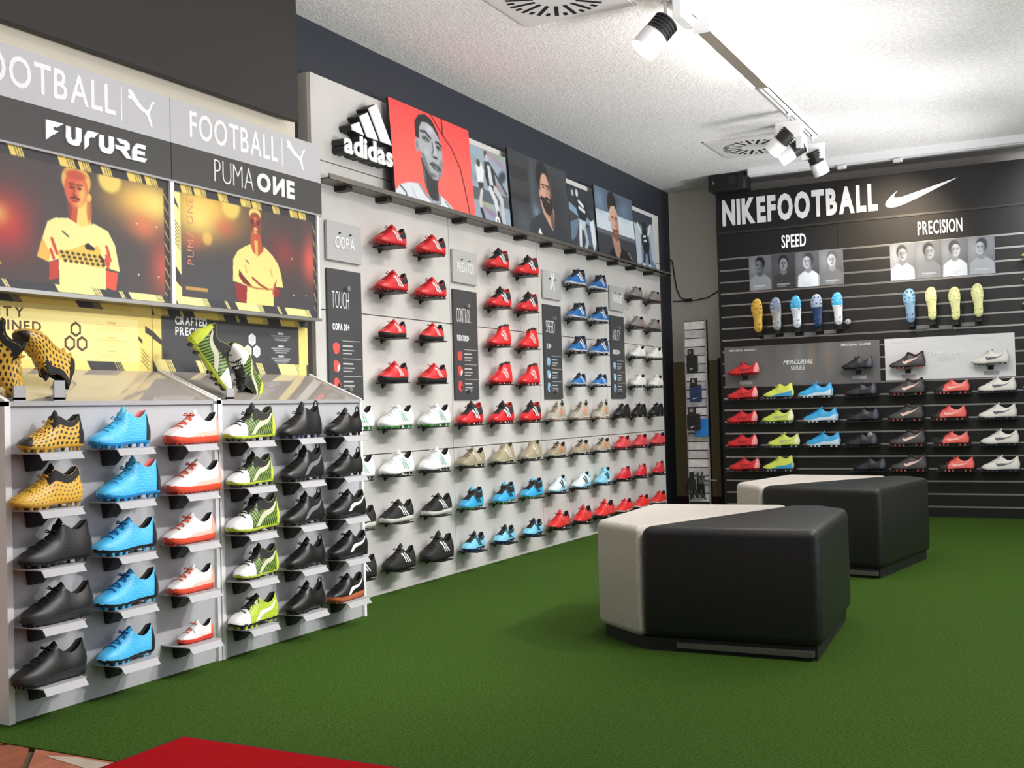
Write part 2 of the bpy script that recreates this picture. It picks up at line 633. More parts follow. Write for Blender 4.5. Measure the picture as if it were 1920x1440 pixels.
# shoe shelf: thin black plate with a peg underneath
sh = MB()
sh.box((-0.062, -0.006, 0.004), (0.062, 0.0, 0.135))
sh.add([(-0.012, -0.006, 0), (0.012, -0.006, 0), (0.004, -0.03, 0), (-0.004, -0.03, 0), (-0.012, -0.006, 0.03), (0.012, -0.006, 0.03)],
       [[0, 1, 2, 3], [4, 3, 2, 5], [0, 3, 4], [1, 5, 2], [0, 4, 5, 1]])
shelf0 = None


def adidas_shelf(y, z):
    global shelf0
    if shelf0 is None:
        shelf0 = sh.obj('shelf', M_DARK, aw)
        o = shelf0
    else:
        o = shelf0.copy()
        COL.objects.link(o)
    o.location = (y - AY0, z, 0)


# ------------------------------------------------------------------ kiosk (grey shoe stands), header signs, banners
KX = -3.0
cream = mat('cream board', (226, 218, 200), 0.7)
tag(box_obj('backing_board', (-3.345, 1.6, 0), (-3.315, 4.245, 2.62), cream), 'cream board standing behind the yellow banners and grey signs', 'panel')
tag(box_obj('bulkhead_panel', (-3.27, 1.2, 2.31), (-3.235, 4.172, ZC), mat('brown black board', (44, 42, 40), 0.6)), 'dark board under the ceiling above the two grey header signs', 'panel')
kpitch = 0.317
kcols = [2.462, 2.772, 3.088, 3.415, 3.735, 4.043]
krows = [0.838, 0.660, 0.479, 0.300, 0.117]
kplate = MB().box((-0.085, -0.004, 0.0), (0.09, 0.0, 0.13))
klip = MB().add([(-0.078, -0.0, 0.128), (0.083, 0.0, 0.128), (0.083, -0.024, 0.146), (-0.078, -0.024, 0.146), (-0.078, -0.0, 0.125), (0.083, 0.0, 0.125), (0.083, -0.025, 0.143), (-0.078, -0.025, 0.143)],
                [[0, 1, 2, 3][::-1], [4, 5, 6, 7], [0, 1, 5, 4], [2, 3, 7, 6], [0, 4, 7, 3], [1, 2, 6, 5]])
kbr = MB().add([(-0.034, -0.004, 0.0), (0.034, -0.004, 0.0), (0.024, -0.06, 0.0), (-0.024, -0.06, 0.0), (-0.034, -0.004, 0.07), (0.034, -0.004, 0.07), (0.024, -0.06, 0.015), (-0.024, -0.06, 0.015)],
               [[0, 1, 2, 3], [4, 7, 6, 5], [0, 4, 5, 1], [3, 2, 6, 7], [0, 3, 7, 4], [1, 5, 6, 2]])
kshelf0 = None


def kiosk_shelf(parent, x, z):
    global kshelf0
    if kshelf0 is None:
        p = kplate.obj('shelf', M_SHELF, parent)
        klip.obj('shelf_lip', M_SHELF, p)
        kbr.obj('shelf_bracket', M_DARK, p)
        kshelf0 = p
    else:
        p = kshelf0.copy()
        COL.objects.link(p)
        p.parent = parent
        for ch in kshelf0.children:
            c = ch.copy()
            COL.objects.link(c)
            c.parent = p
    p.location = (x, z, 0)


stands = []
for s, (y0, y1, lab) in enumerate(((2.355, 3.308, 'grey slanted-top shoe stand nearest the tiles, under the yellow banner'),
                                   (3.314, 4.278, 'grey slanted-top shoe stand beside the cement wall, under the charcoal banner'))):
    w = y1 - y0
    k = thing('shoe_stand', lab, 'shop display', (KX, y0, 0), R_LEFT, None)
    stands.append((k, y0))
    box_obj('front_panel', (0.022, 0.0, -0.03), (w - 0.018, 0.998, 0.0), M_KGREY, k)
    box_obj('post', (0.0, 0.0, -0.05), (0.022, 1.0, 0.012), M_WHITE, k)
    box_obj('post', (w - 0.018, 0.0, -0.05), (w, 1.0, 0.012), M_WHITE, k)
    # sloping tray that rises from the front edge to the wall
    tr = MB().add([(0.0, 0.995, 0.004), (w, 0.995, 0.004), (w, 1.122, -0.275), (0, 1.122, -0.275), (0.0, 0.985, 0.004), (w, 0.985, 0.004), (w, 1.105, -0.28), (0, 1.105, -0.28)],
                  [[0, 1, 2, 3], [4, 7, 6, 5], [0, 4, 5, 1], [1, 5, 6, 2], [2, 6, 7, 3], [3, 7, 4, 0]])
    tr.obj('tray', M_DGLASS, k)
    for xx in (0.0, w - 0.018):
        MB().add([(xx, 0.985, 0.012), (xx + 0.018, 0.985, 0.012), (xx + 0.018, 1.125, -0.28), (xx, 1.125, -0.28), (xx, 1.004, 0.012), (xx + 0.018, 1.004, 0.012), (xx + 0.018, 1.13, -0.28), (xx, 1.13, -0.28)],
                 [[0, 3, 2, 1], [4, 5, 6, 7], [0, 1, 5, 4], [1, 2, 6, 5], [2, 3, 7, 6], [3, 0, 4, 7]]).obj('tray_rim', M_WHITE, k)
    box_obj('side_panel', (w - 0.03, 0.0, -0.30), (w - 0.019, 0.985, -0.05), M_WHITE, k)
    box_obj('front_lip', (0.0, 0.985, -0.01), (w, 1.0, 0.010), M_SHELF, k)
    for c in range(3):
        for z in krows:
            kiosk_shelf(k, kcols[s * 3 + c] - y0, z)

# header signs
HX = -3.2
for s, (y0, y1) in enumerate(((2.25, 3.306), (3.309, 4.285))):
    w = y1 - y0
    hs = thing('header_sign', ['silver and charcoal header sign with angular white lettering, nearest the camera',
                               'silver and charcoal header sign with thin and bold white lettering, beside the cement wall'][s], 'sign', (HX, y0, 0), R_LEFT)
    box_obj('upper_board', (0, 2.032, -0.03), (w, 2.212, 0), M_SIGNG, hs)
    box_obj('lower_board', (0, 1.882, -0.03), (w, 2.030, 0.002), M_SIGND, hs)
    box_obj('edge_strip', (0, 1.874, -0.03), (w, 1.882, 0.004), M_SHELF, hs)
    if s == 0:
        fx0, fw_ = 2.40 - y0, 0.625
    else:
        fx0, fw_ = 3.415 - y0, 0.555
    letters('FOOTBALL', fx0, 2.075, 0.108, fw_, M_WLET, hs, bold=0.012, gap=0.14, z0=0.0, z1=0.002)
    box_obj('divider_line', (fx0 + fw_ + 0.028, 2.062, 0), (fx0 + fw_ + 0.033, 2.192, 0.0015), M_WLET, hs)
    emblem('leaping_cat', LEAPING_CAT, fx0 + fw_ + 0.06, 2.07, 0.14, 0.125, M_WLET, hs, 0, 0.002)
    if s == 0:
        # angular lettering F U T U R E
        F_ = [[(0, 1), (1.0, 1), (.62, .72), (.42, .72), (.42, .55), (.72, .55), (.45, .3), (.40, .3), (0, -.05)]]
        U_ = [[(.05, .95), (.35, .95), (.35, .42), (.42, .30), (.58, .30), (.65, .42), (.65, 1), (1, 1), (1, .35), (.85, .06), (.65, 0), (.35, 0), (.15, .08), (.02, .35)]]
        T_ = [[(.1, .62), (.35, 1), (1.1, 1), (.78, .68), (.58, .68), (.42, .55), (.42, .22), (.1, -.08)]]
        R_ = [[(0, .62), (.62, .62), (.62, .74), (.35, .74), (.05, 1.0), (.75, 1.0), (.98, .85), (.98, .55), (.75, .42), (1.12, 0), (.72, 0), (.35, .36), (.02, .40)]]
        E_ = [[(.15, .75), (.4, 1), (1.0, 1), (1.0, .76), (.5, .76), (.4, .66), (.4, .62), (.95, .62), (.95, .40), (.4, .40), (.4, .26), (1.12, .26), (.92, 0), (.05, 0), (.05, .5)]]
        x = 2.703 - y0
        for gl, wd in ((F_, .083), (U_, .078), (T_, .072), (U_, .080), (R_, .078), (E_, .078)):
            emblem('letter', gl, x, 1.921, wd * 0.92, 0.068, M_WLET, hs, 0.002, 0.008)
            x += wd
    else:
        letters('PUMA', 3.55 - y0, 1.918, 0.092, 0.245, M_WLET, hs, bold=-0.022, gap=0.2, z0=0.002, z1=0.006)
        letters('ONE', 3.818 - y0, 1.922, 0.082, 0.26, M_WLET, hs, bold=0.05, gap=0.18, z0=0.002, z1=0.006, flip='N')

YEL, PALE, CHAR = (244, 214, 110), (253, 236, 156), (62, 60, 64)


def dashes(cv, y0, y1, base, col, segs, sl=0.02, thin=None):
    cv.rect(0, y0, 1, y1, base)
    for a, b in segs:
        cv.poly([(a, y0), (b, y0), (b + sl, y1), (a + sl, y1)], col)
        for k in range(3):
            q = b - 0.008 - k * 0.011
            cv.line([(q, y0), (q + sl, y1)], 0.0012, base)
    return cv


# tall banners
BNH = 0.488
for s, (y0, y1) in enumerate(((2.30, 3.297), (3.318, 4.243))):
    w = y1 - y0
    bn = thing('banner', ['yellow and red printed banner of a person holding a netted boot to the chest',
                          'yellow and red printed banner of a person with folded arms, farther from camera'][s], 'banner', (HX - 0.006, y0, 1.390), R_LEFT)
    box_obj('board', (0, 0, -0.012), (w, BNH, -0.001), M_BLACKP, bn)
    cv = Canvas(330, 160, (76, 68, 68))
    if s == 0:
        cv.blob(.24, .55, .16, .28, (200, 58, 58)).blob(.21, .5, .06, .1, (230, 190, 90), .8).blob(.45, .55, .12, .2, (70, 70, 76), .7)
        cv.blob(.86, .22, .22, .22, (246, 190, 90), 1).blob(.92, .22, .12, .16, (248, 222, 120)).blob(.86, .42, .1, .14, (240, 130, 90), .8)
        cv.blob(.70, .10, .055, .10, (247, 216, 112), .95, .35).blob(.97, .72, .10, .28, (215, 92, 72), .8).blob(.8, .75, .1, .3, (78, 74, 76), .7)
        px = lambda x: .20 + .80 * x / 1430.0
        # figure: hood of hair, face, neck, shirt, arms, boot held in front
        cv.poly([(px(575), .30), (px(705), .26), (px(735), .47), (px(650), .51), (px(560), .49)], (250, 214, 118))
        cv.poly([(px(575), .30), (px(625), .36), (px(612), .49), (px(560), .49)], (204, 84, 64))
        cv.blob(px(616), .165, .066, .115, (232, 184, 92), 1, .15).blob(px(716), .36, .012, .10, (196, 110, 62), .9, .5).blob(px(560), .36, .010, .10, (150, 70, 52), .8, .5)
        cv.blob(px(614), .225, .053, .135, (216, 96, 70), 1, .12).blob(px(660), .255, .026, .10, (250, 206, 112), .85).blob(px(640), .335, .03, .035, (246, 196, 104), .8)
        cv.blob(px(612), .12, .045, .035, (196, 84, 60), .9, .5).blob(px(718), .27, .011, .03, (246, 196, 104), 1, .4)
        for ex in (578, 640):
            cv.line([(px(ex - 20), .195), (px(ex + 20), .19)], .003, (120, 44, 40)).blob(px(ex), .218, .011, .011, (110, 40, 40), .9, .4)
        cv.line([(px(602), .21), (px(592), .272), (px(612), .276)], .003, (150, 56, 46))
        cv.line([(px(572), .297), (px(602), .290), (px(636), .300)], .004, (110, 40, 38)).blob(px(602), .316, .016, .010, (176, 60, 56), .9, .4)
        cv.poly([(px(545), .45), (px(655), .50), (px(755), .46), (px(870), .50), (px(930), .60), (px(968), .80), (px(845), .78), (px(845), .95), (px(470), .95), (px(465), .76), (px(390), .79), (px(302), .76), (px(345), .62), (px(385), .50), (px(440), .465)], PALE)
        cv.poly([(px(302), .76), (px(345), .62), (px(400), .72), (px(390), .79)], (240, 186, 90))
        cv.poly([(px(845), .80), (px(950), .81), (px(930), .95), (px(850), .93)], (232, 88, 66))
        cv.poly([(px(395), .79), (px(470), .77), (px(460), .90), (px(390), .92)], (196, 66, 56))
        cv.poly([(px(455), .70), (px(560), .68), (px(690), .62), (px(720), .65), (px(790), .62), (px(830), .74), (px(838), .79), (px(470), .76)], (232, 196, 88))
        for a in range(8):
            for b_ in range(3):
                cv.blob(px(490 + a * 44 + b_ * 14), .705 + b_ * .03, .008, .012, (70, 56, 36), 1, .4)
        cv.poly([(px(672), .635), (px(700), .61), (px(760), .645), (px(750), .665), (px(690), .665)], (44, 38, 36)).poly([(px(790), .68), (px(835), .72), (px(845), .77), (px(810), .73)], (44, 38, 36))
        for a, b_ in ((430, .66), (445, .70), (420, .74), (870, .66), (880, .70), (868, .73), (860, .76)):
            cv.line([(px(a - 14), b_ - .04), (px(a + 8), b_ + .02)], .006, (206, 76, 58))
        cv.line([(px(500), .555), (px(545), .585)], .003, (80, 70, 50))
        for q in ((1125, .40), (1310, .40), (1135, .80), (1320, .80)):
            cv.blob(px(q[0]), q[1], .004, .008, (220, 206, 190), 1, .4)
        cv.rect(.19, .83, .225, .85, (200, 170, 90))
        cv.rect(.972, 0, 1, 1, CHAR)
        for k in range(9):
            cv.line([(.975, .12 + k * .1), (.998, .19 + k * .1)], .0018, YEL)
        dashes(cv, 0, .075, (56, 54, 58), YEL, [(.02, .06), (.12, .17), (.255, .31), (.46, .53), (.55, .60), (.655, .70), (.78, .85), (.87, .93)], .015)
        dashes(cv, .945, 1, (62, 62, 68), PALE, [(.06, .16), (.22, .24), (.44, .64), (.73, .75), (.78, .95)], .02)
    else:
        q = lambda x: (x - 75) / 1405.0
        cv.blob(.20, .16, .30, .30, (247, 190, 80)).blob(.16, .25, .16, .22, (250, 222, 120)).blob(.37, .10, .06, .11, (249, 218, 110), .9, .4).blob(.13, .46, .10, .09, (236, 110, 80), .6)
        cv.blob(.21, .42, .03, .055, (250, 200, 100), 1, .6).blob(.33, .30, .10, .10, (226, 88, 76), .5)
        cv.blob(.25, .78, .24, .34, (72, 72, 78), .95).blob(.75, .42, .14, .22, (150, 62, 60), .8).blob(.95, .45, .08, .28, (232, 96, 84), .9).blob(.86, .25, .08, .16, (80, 70, 70), .7).blob(.9, .85, .2, .16, (70, 68, 72), .8)
        cv.blob(q(825), .21, .043, .135, (150, 72, 56), 1, .15).blob(q(828), .125, .042, .055, (245, 214, 124), 1, .2).blob(q(830), .16, .036, .05, (150, 66, 52), 1, .3)
        cv.blob(q(828), .17, .022, .03, (240, 130, 96), .9).blob(q(800), .24, .018, .05, (120, 44, 44), .6).blob(q(826), .29, .02, .04, (244, 196, 110), .8).blob(q(830), .255, .014, .012, (236, 200, 140), .9, .4)
        for ex in (800, 858):
            cv.line([(q(ex - 16), .185), (q(ex + 16), .18)], .0025, (70, 28, 28)).blob(q(ex), .205, .008, .012, (60, 26, 26), .9, .4)
        cv.poly([(q(780), .30), (q(880), .30), (q(900), .46), (q(850), .52), (q(775), .45)], (196, 90, 62)).poly([(q(815), .36), (q(850), .36), (q(850), .5), (q(825), .48)], (246, 186, 96))
        cv.poly([(q(775), .40), (q(800), .47), (q(850), .50), (q(900), .45), (q(912), .40), (q(1000), .47), (q(1055), .54), (q(1085), .63), (q(1105), .75), (q(1040), .75), (q(1000), .76), (q(1000), .94), (q(725), .94), (q(735), .78), (q(660), .76), (q(600), .75), (q(605), .56), (q(650), .48), (q(720), .43)], (247, 226, 140))
        cv.poly([(q(615), .76), (q(735), .78), (q(725), .93), (q(640), .92)], (150, 46, 46)).poly([(q(1000), .76), (q(1075), .77), (q(1060), .83), (q(1000), .86)], (150, 46, 46))
        cv.poly([(q(660), .64), (q(690), .68), (q(790), .78), (q(700), .76), (q(655), .70)], (120, 40, 40)).poly([(q(1040), .68), (q(1020), .78), (q(985), .84), (q(1005), .74)], (190, 70, 60))
        cv.line([(q(790), .70), (q(860), .75), (q(940), .785)], .005, (150, 60, 48)).line([(q(735), .775), (q(830), .79), (q(1000), .78)], .003, (180, 110, 60))
        cv.line([(q(730), .55), (q(755), .575)], .003, (90, 76, 50)).line([(q(720), .60), (q(735), .66)], .004, (230, 180, 90)).line([(q(975), .60), (q(990), .66)], .004, (226, 176, 90))
        for a, b_ in ((1205, .47), (1218, .81), (1355, .80)):
            cv.blob(q(a), b_, .004, .008, (230, 216, 200), 1, .4)
        cv.rect(.07, .845, .205, .875, (190, 150, 80)).rect(0, 0, .045, 1, PALE).poly([(0, .12), (.012, .12), (.04, .22), (0, .16)], (60, 56, 56))
        for k in range(7):
            cv.line([(.004, .30 + k * .03), (.04, .37 + k * .03)], .0015, (70, 62, 50))
        cv.poly([(0, .66), (.045, .76), (.045, .86), (0, .80)], (60, 58, 60))
        cv.rect(.975, 0, 1, 1, CHAR)
        for k in range(7):
            cv.line([(.978, .12 + k * .13), (.998, .2 + k * .13)], .0018, YEL)
        dashes(cv, 0, .075, (56, 54, 58), YEL, [(.045, .11), (.125, .20), (.28, .34), (.43, .50), (.51, .575), (.66, .71), (.79, .85), (.86, .915)], .012)
        dashes(cv, .935, 1, (62, 62, 68), PALE, [(.0, .20), (.31, .33), (.385, .57), (.68, .70), (.74, .93)], .025)
    cv.obj('print', w, BNH, bn, PRINT, 0.0)
    if s == 1:
        pk = mat('pale red ink', (226, 150, 120), 0.6)
        letters('PUMA ONE', 0.112, 0.165, 0.034, 0.27, pk, bn, bold=-0.01, gap=0.3, z0=0.0005, z1=0.001, split=False, name='lettering', rot=1)
# white frame bars between banners, steel rail below
for (ya, yb, zb, lab) in ((3.297, 3.318, 1.388, 'white upright bar between the two tall printed banners'), (4.243, 4.258, 1.388, 'white upright bar at the cement wall end of the tall banners')):
    tag(box_obj('frame_bar', (HX - 0.02, ya, zb), (HX + 0.004, yb, 1.874), M_WHITE), lab, 'frame')
rail = thing('banner_rail', 'thin steel rail under the tall printed banners', 'rail', (HX, 2.25, 1.38), R_LEFT)
box_obj('rail', (0, -0.006, -0.11), (2.0, 0.004, 0.012), M_STEEL, rail)
box_obj('rail_edge', (0, -0.008, 0.012), (2.0, 0.006, 0.016), M_ALU, rail)

# low banners behind the trays
LBX = -3.282
for s, (y0, y1) in enumerate(((2.25, 3.27), (3.272, 4.265))):
    w = y1 - y0
    lb = thing('low_banner', ['pale yellow low banner with dark hexagons above the near shoe stand',
                              'charcoal low banner with white hexagons above the far shoe stand'][s], 'banner', (LBX, y0, 1.12), R_LEFT)
    H_ = 0.258
    box_obj('board', (0, 0, -0.02), (w, H_, -0.001), M_BLACKP, lb)
    if s == 0:
        cv = Canvas(300, 84, PALE)
        cv.rect(0, .10, .95, .22, (246, 224, 136)).rect(.93, 0, 1, 1, (248, 222, 126))
        dashes(cv, 0, .10, (240, 206, 106), (58, 56, 60), [(.10, .13), (.28, .39), (.63, .74)], .02)
        cv.rect(.9, .0, 1, .10, (248, 222, 126))
        dashes(cv, .86, 1, (250, 226, 130), (62, 60, 64), [(.20, .30), (.44, .56), (.68, .84)], .02)
        cv.poly([(.965, .30), (1, .36), (1, .46), (.965, .40)], (62, 60, 60)).poly([(.93, .46), (.95, .52), (.95, .58), (.93, .52)], (62, 60, 60))
        for k in range(4):
            cv.line([(.945, .65 + k * .06), (.98, .78 + k * .06)], .0015, (90, 80, 50))
        for cx, yy in ((.80, .28), (.80, .50), (.80, .70)):
            cv.rect(cx - .02, yy, cx + .02, yy + .025, (226, 196, 110))
            for k in range(3):
                cv.rect(cx - .075 + .01 * (k % 2), yy + .045 + k * .035, cx + .075 - .012 * (k % 2), yy + .058 + k * .035, (234, 208, 128))
        ink, ring = mat('brown ink', (92, 66, 44), 0.6), mat('pale yellow ink', PALE, 0.6)
        letters('AGILITY', 0.16, 0.180, 0.034, 0.262, ink, lb, bold=0.015, gap=0.3, z0=0.0003, z1=0.001, split=False, name='lettering')
        letters('REDEFINED', 0.16, 0.134, 0.034, 0.333, ink, lb, bold=0.015, gap=0.26, z0=0.0003, z1=0.001, split=False, name='lettering')
        hexes = [(0.645, 0.150), (0.617, 0.098), (0.673, 0.098)]
        hr = 0.029
    else:
        cv = Canvas(300, 84, (72, 71, 74))
        cv.rect(0, 0, .05, 1, (248, 222, 126)).rect(.93, 0, 1, 1, (246, 222, 130)).poly([(0, .36), (.05, .5), (.05, .58), (0, .48)], (66, 62, 60))
        cv.rect(.05, .12, .935, .80, (72, 71, 74))
        dashes(cv, 0, .12, (66, 65, 68), YEL, [(.0, .08), (.15, .165), (.23, .41), (.49, .505), (.56, .70), (.79, .93)], .015)
        dashes(cv, .80, 1, (66, 65, 68), PALE, [(.0, .10), (.24, .30), (.62, .66), (.77, .93)], .03)
        cv.rect(.93, .12, .985, 1, (247, 224, 132))
        for cx, yy in ((.80, .25), (.80, .47), (.80, .65)):
            cv.rect(cx - .02, yy, cx + .02, yy + .03, (220, 220, 220))
            for k in range(3):
                cv.rect(cx - .07 + .014 * k, yy + .05 + k * .035, cx + .07 - .014 * k, yy + .066 + k * .035, (186, 186, 188))
        ink, ring = mat('white ink', (236, 236, 236), 0.6), mat('pale grey ink', (214, 214, 214), 0.6)
        letters('CRAFTED', 0.125, 0.196, 0.034, 0.185, ink, lb, bold=0.03, gap=0.16, z0=0.0003, z1=0.001, split=False, name='lettering')
        letters('PRECISION', 0.125, 0.153, 0.034, 0.225, ink, lb, bold=0.03, gap=0.16, z0=0.0003, z1=0.001, split=False, name='lettering')
        hexes = [(0.594, 0.155), (0.565, 0.103), (0.623, 0.103)]
        hr = 0.029
    cv.obj('print', w, H_, lb, PRINT, 0.0)
    for hx_, hy_ in hexes:
        mb = MB().prism([(hx_ + hr * 0.93 * math.sin(k * math.pi / 3), hy_ + hr * math.cos(k * math.pi / 3)) for k in range(6)][::-1], 0.0003, 0.001)
        o = mb.obj('hexagon', ink, lb)
        MB().prism([(hx_ + hr * .6 * math.sin(k * math.pi / 3), hy_ + hr * .65 * math.cos(k * math.pi / 3)) for k in range(6)][::-1], 0.001, 0.0013).obj('hexagon_core', ring, o)

# ------------------------------------------------------------------ posters leaning on the ledge
greyscale = lambda v: (v * .96, v * .99, v * 1.03)


def poster(y0, y1, h, lab, cv, px=(-3.180, -3.215), band=None):
    lean = math.atan2(px[0] - px[1], h)
    p = thing('poster', lab, 'poster', (px[0], y0, 2.0665), (math.pi / 2, 0, math.pi / 2))
    p.rotation_euler = (Matrix.Rotation(math.pi / 2, 3, 'Z') @ Matrix.Rotation(math.pi / 2 - lean, 3, 'X')).to_euler()
    w = y1 - y0
    box_obj('board', (0, 0, -0.014), (w, h, -0.0006), M_BLACKP, p)
    cv.obj('print', w, h, p, PRINT, 0.0)
    return p


# 1: red portrait
cv = Canvas(170, 120, (250, 74, 72))
cv.mix(np.clip(cv.Y * 0.9, 0, .55), (250, 128, 112))
cv.line([(.50, 0), (.63, .17), (.74, .28), (.84, .48), (.88, .68), (.93, 1.0)], .007, (120, 14, 24)).line([(.635, 0), (.635, .17)], .009, (110, 10, 20))
g_ = greyscale
cv.poly([(.335, .50), (.36, .78), (.42, .93), (.52, .93), (.52, .74), (.56, .60)], g_(58))
cv.poly([(.30, .14), (.36, .08), (.45, .06), (.54, .12), (.59, .24), (.61, .36), (.605, .48), (.595, .57), (.565, .65), (.52, .695), (.47, .70), (.42, .66), (.375, .58), (.335, .47), (.31, .32)], g_(176))
cv.poly([(.285, .30), (.29, .14), (.34, .06), (.42, .02), (.50, .05), (.57, .16), (.595, .26), (.56, .20), (.51, .135), (.44, .105), (.375, .12), (.34, .19), (.33, .31)], g_(34))
cv.blob(.297, .385, .024, .075, g_(168), 1, .25).blob(.298, .385, .012, .045, g_(92), .9)
cv.poly([(.335, .44), (.38, .46), (.43, .60), (.47, .69), (.42, .66), (.375, .58)], g_(112), .8).poly([(.56, .50), (.60, .44), (.605, .52), (.565, .65), (.53, .69)], g_(120), .7)
cv.blob(.47, .17, .055, .05, g_(208), .9).blob(.515, .37, .018, .075, g_(214), .8).blob(.415, .43, .035, .045, g_(206), .7).blob(.50, .64, .03, .02, g_(170), .6)
cv.blob(.412, .285, .045, .032, g_(60), .95).blob(.565, .335, .028, .034, g_(56), .95)
cv.line([(.355, .222), (.41, .212), (.475, .262)], .008, g_(36)).line([(.535, .285), (.57, .278), (.607, .31)], .008, g_(36))
cv.line([(.375, .288), (.412, .278), (.452, .302)], .005, g_(26)).line([(.54, .335), (.567, .330), (.595, .348)], .005, g_(26)).blob(.415, .292, .010, .010, g_(150), .9, .5)
cv.line([(.49, .30), (.50, .38), (.475, .43)], .006, g_(90)).blob(.515, .455, .032, .014, g_(50), .95, .6)
cv.poly([(.435, .535), (.48, .51), (.515, .52), (.545, .525), (.585, .57), (.54, .60), (.48, .585)], g_(84)).poly([(.455, .545), (.51, .54), (.565, .57), (.51, .575)], g_(168)).line([(.44, .54), (.50, .552), (.58, .572)], .004, g_(34))
cv.blob(.47, .655, .05, .028, g_(70), .7).blob(.46, .80, .05, .09, g_(40), .7).line([(.36, .60), (.372, .78)], .006, g_(120))
cv.poly([(0, .94), (.06, .86), (.16, .81), (.29, .79), (.36, .87), (.45, .93), (.52, .92), (.53, .84), (.60, .88), (.68, .94), (.77, 1.01), (0, 1.01)], g_(226))
cv.line([(.285, .795), (.36, .89), (.46, .955), (.535, .935), (.535, .85)], .010, g_(150)).line([(.06, .87), (.12, .92), (.14, 1.0)], .006, g_(70)).line([(.60, .90), (.70, 1.0)], .006, g_(120)).line([(.2, .86), (.26, 1.0)], .004, g_(180))
poster(4.906, 5.764, 0.535, 'red poster of a person in a white shirt gazing down, leaning on the ledge', cv)


def action_cv(bgc, fig, dark, seed, dark_bg=False):
    rs = random.Random(seed)
    c = Canvas(70, 76, bgc)
    for k in range(9):
        yy = rs.random()
        c.blob(rs.random(), yy, .35, .06, tuple(v * rs.uniform(.55, 1.2) for v in bgc), .6, 1, .25)
    return c


c1 = action_cv((150, 168, 184), 0, 0, 1)
c1.blob(.85, .30, .12, .07, (50, 56, 66), .9, .7, -.5).rect(0, .55, 1, .72, (60, 66, 74), .7)
c1.blob(.42, .07, .045, .06, (60, 60, 62), 1, .2).blob(.44, .11, .035, .05, (196, 194, 190), 1, .2)
c1.poly([(.36, .17), (.50, .15), (.62, .24), (.66, .46), (.55, .55), (.42, .50), (.36, .36)], (50, 54, 60)).poly([(.44, .20), (.52, .20), (.58, .46), (.47, .46)], (206, 210, 214)).line([(.62, .26), (.80, .40), (.94, .52)], .022, (60, 62, 68))
c1.poly([(.12, .26), (.28, .20), (.34, .30), (.30, .46), (.14, .50)], (226, 230, 234)).blob(.20, .22, .05, .05, (70, 66, 66), 1, .3).poly([(.14, .48), (.30, .46), (.28, .62), (.20, .60)], (54, 58, 64))
c1.line([(.24, .58), (.18, .72), (.20, .88)], .035, (204, 206, 208)).line([(.48, .52), (.60, .66), (.66, .84)], .05, (214, 216, 218)).line([(.62, .50), (.78, .62), (.80, .92)], .05, (190, 196, 202))
c1.line([(.19, .84), (.25, .96)], .035, (34, 36, 40)).line([(.66, .82), (.72, .96)], .035, (34, 36, 40)).blob(.62, .93, .07, .065, (236, 238, 240), 1, .2).blob(.62, .93, .02, .03, (60, 60, 64), 1, .4)
poster(5.772, 6.236, 0.462, 'small bluish grey poster of footballers running, right of the red poster', c1, (-3.185, -3.215))
# 2: bearded person on dark ground
cv = Canvas(150, 110, (62, 66, 72))
cv.rect(0, 0, .36, 1, (56, 58, 62)).rect(.0, .18, .30, .34, (44, 46, 50)).rect(0, .52, .3, .62, (42, 44, 48)).blob(.36, .4, .05, .4, (84, 94, 106), .7).blob(.40, .68, .08, .12, (118, 138, 160), .9).rect(.36, 0, .4, .5, (70, 76, 84), .6)
cv.blob(.18, .85, .16, .2, (92, 100, 112), .6).blob(.75, .45, .22, .5, (48, 50, 54), .9)
cv.poly([(.36, .75), (.50, .66), (.62, .82), (.72, .92), (.80, 1.02), (.24, 1.02), (.28, .86)], (52, 55, 62)).poly([(.60, .70), (.72, .66), (.90, .78), (.98, 1.02), (.62, 1.02)], (52, 55, 62))
cv.poly([(.48, .50), (.68, .52), (.72, .62), (.70, .78), (.665, .86), (.60, .78), (.52, .66)], (190, 150, 128)).poly([(.62, .60), (.70, .60), (.70, .80), (.66, .84)], (110, 84, 74))
cv.blob(.555, .20, .115, .20, (34, 32, 32), 1, .15).blob(.585, .36, .085, .22, (206, 158, 134), 1, .12).blob(.66, .38, .04, .20, (140, 104, 90), .7).blob(.49, .42, .018, .05, (190, 142, 120), 1, .3)
cv.poly([(.50, .44), (.56, .46), (.60, .43), (.66, .46), (.70, .42), (.69, .60), (.63, .68), (.57, .65), (.52, .56)], (46, 38, 36)).blob(.63, .49, .03, .014, (150, 94, 88), 1, .4)
for ex in (.555, .64):
    cv.line([(ex - .035, .295), (ex + .03, .29)], .006, (40, 32, 30)).blob(ex, .325, .02, .013, (54, 44, 42), 1, .5)
cv.line([(.60, .31), (.612, .40), (.595, .41)], .005, (150, 108, 92)).poly([(.485, 1.0), (.53, .90), (.575, .985), (.575, 1.0)], (30, 30, 32))
cv.poly([(.40, .945), (.435, .87), (.475, .945)], (226, 228, 230))
poster(6.262, 7.155, 0.535, 'dark poster of a bearded person in a black top, leaning on the ledge', cv)
c2 = action_cv((58, 64, 74), 0, 0, 4)
c2.rect(0, 0, 1, .30, (46, 50, 58)).poly([(0, .28), (1, .52), (1, .62), (0, .40)], (130, 156, 184)).poly([(.0, .60), (.4, .48), (.2, .8), (0, .9)], (104, 124, 146)).poly([(.5, .66), (1, .5), (1, .9), (.6, .9)], (96, 116, 138), .7)
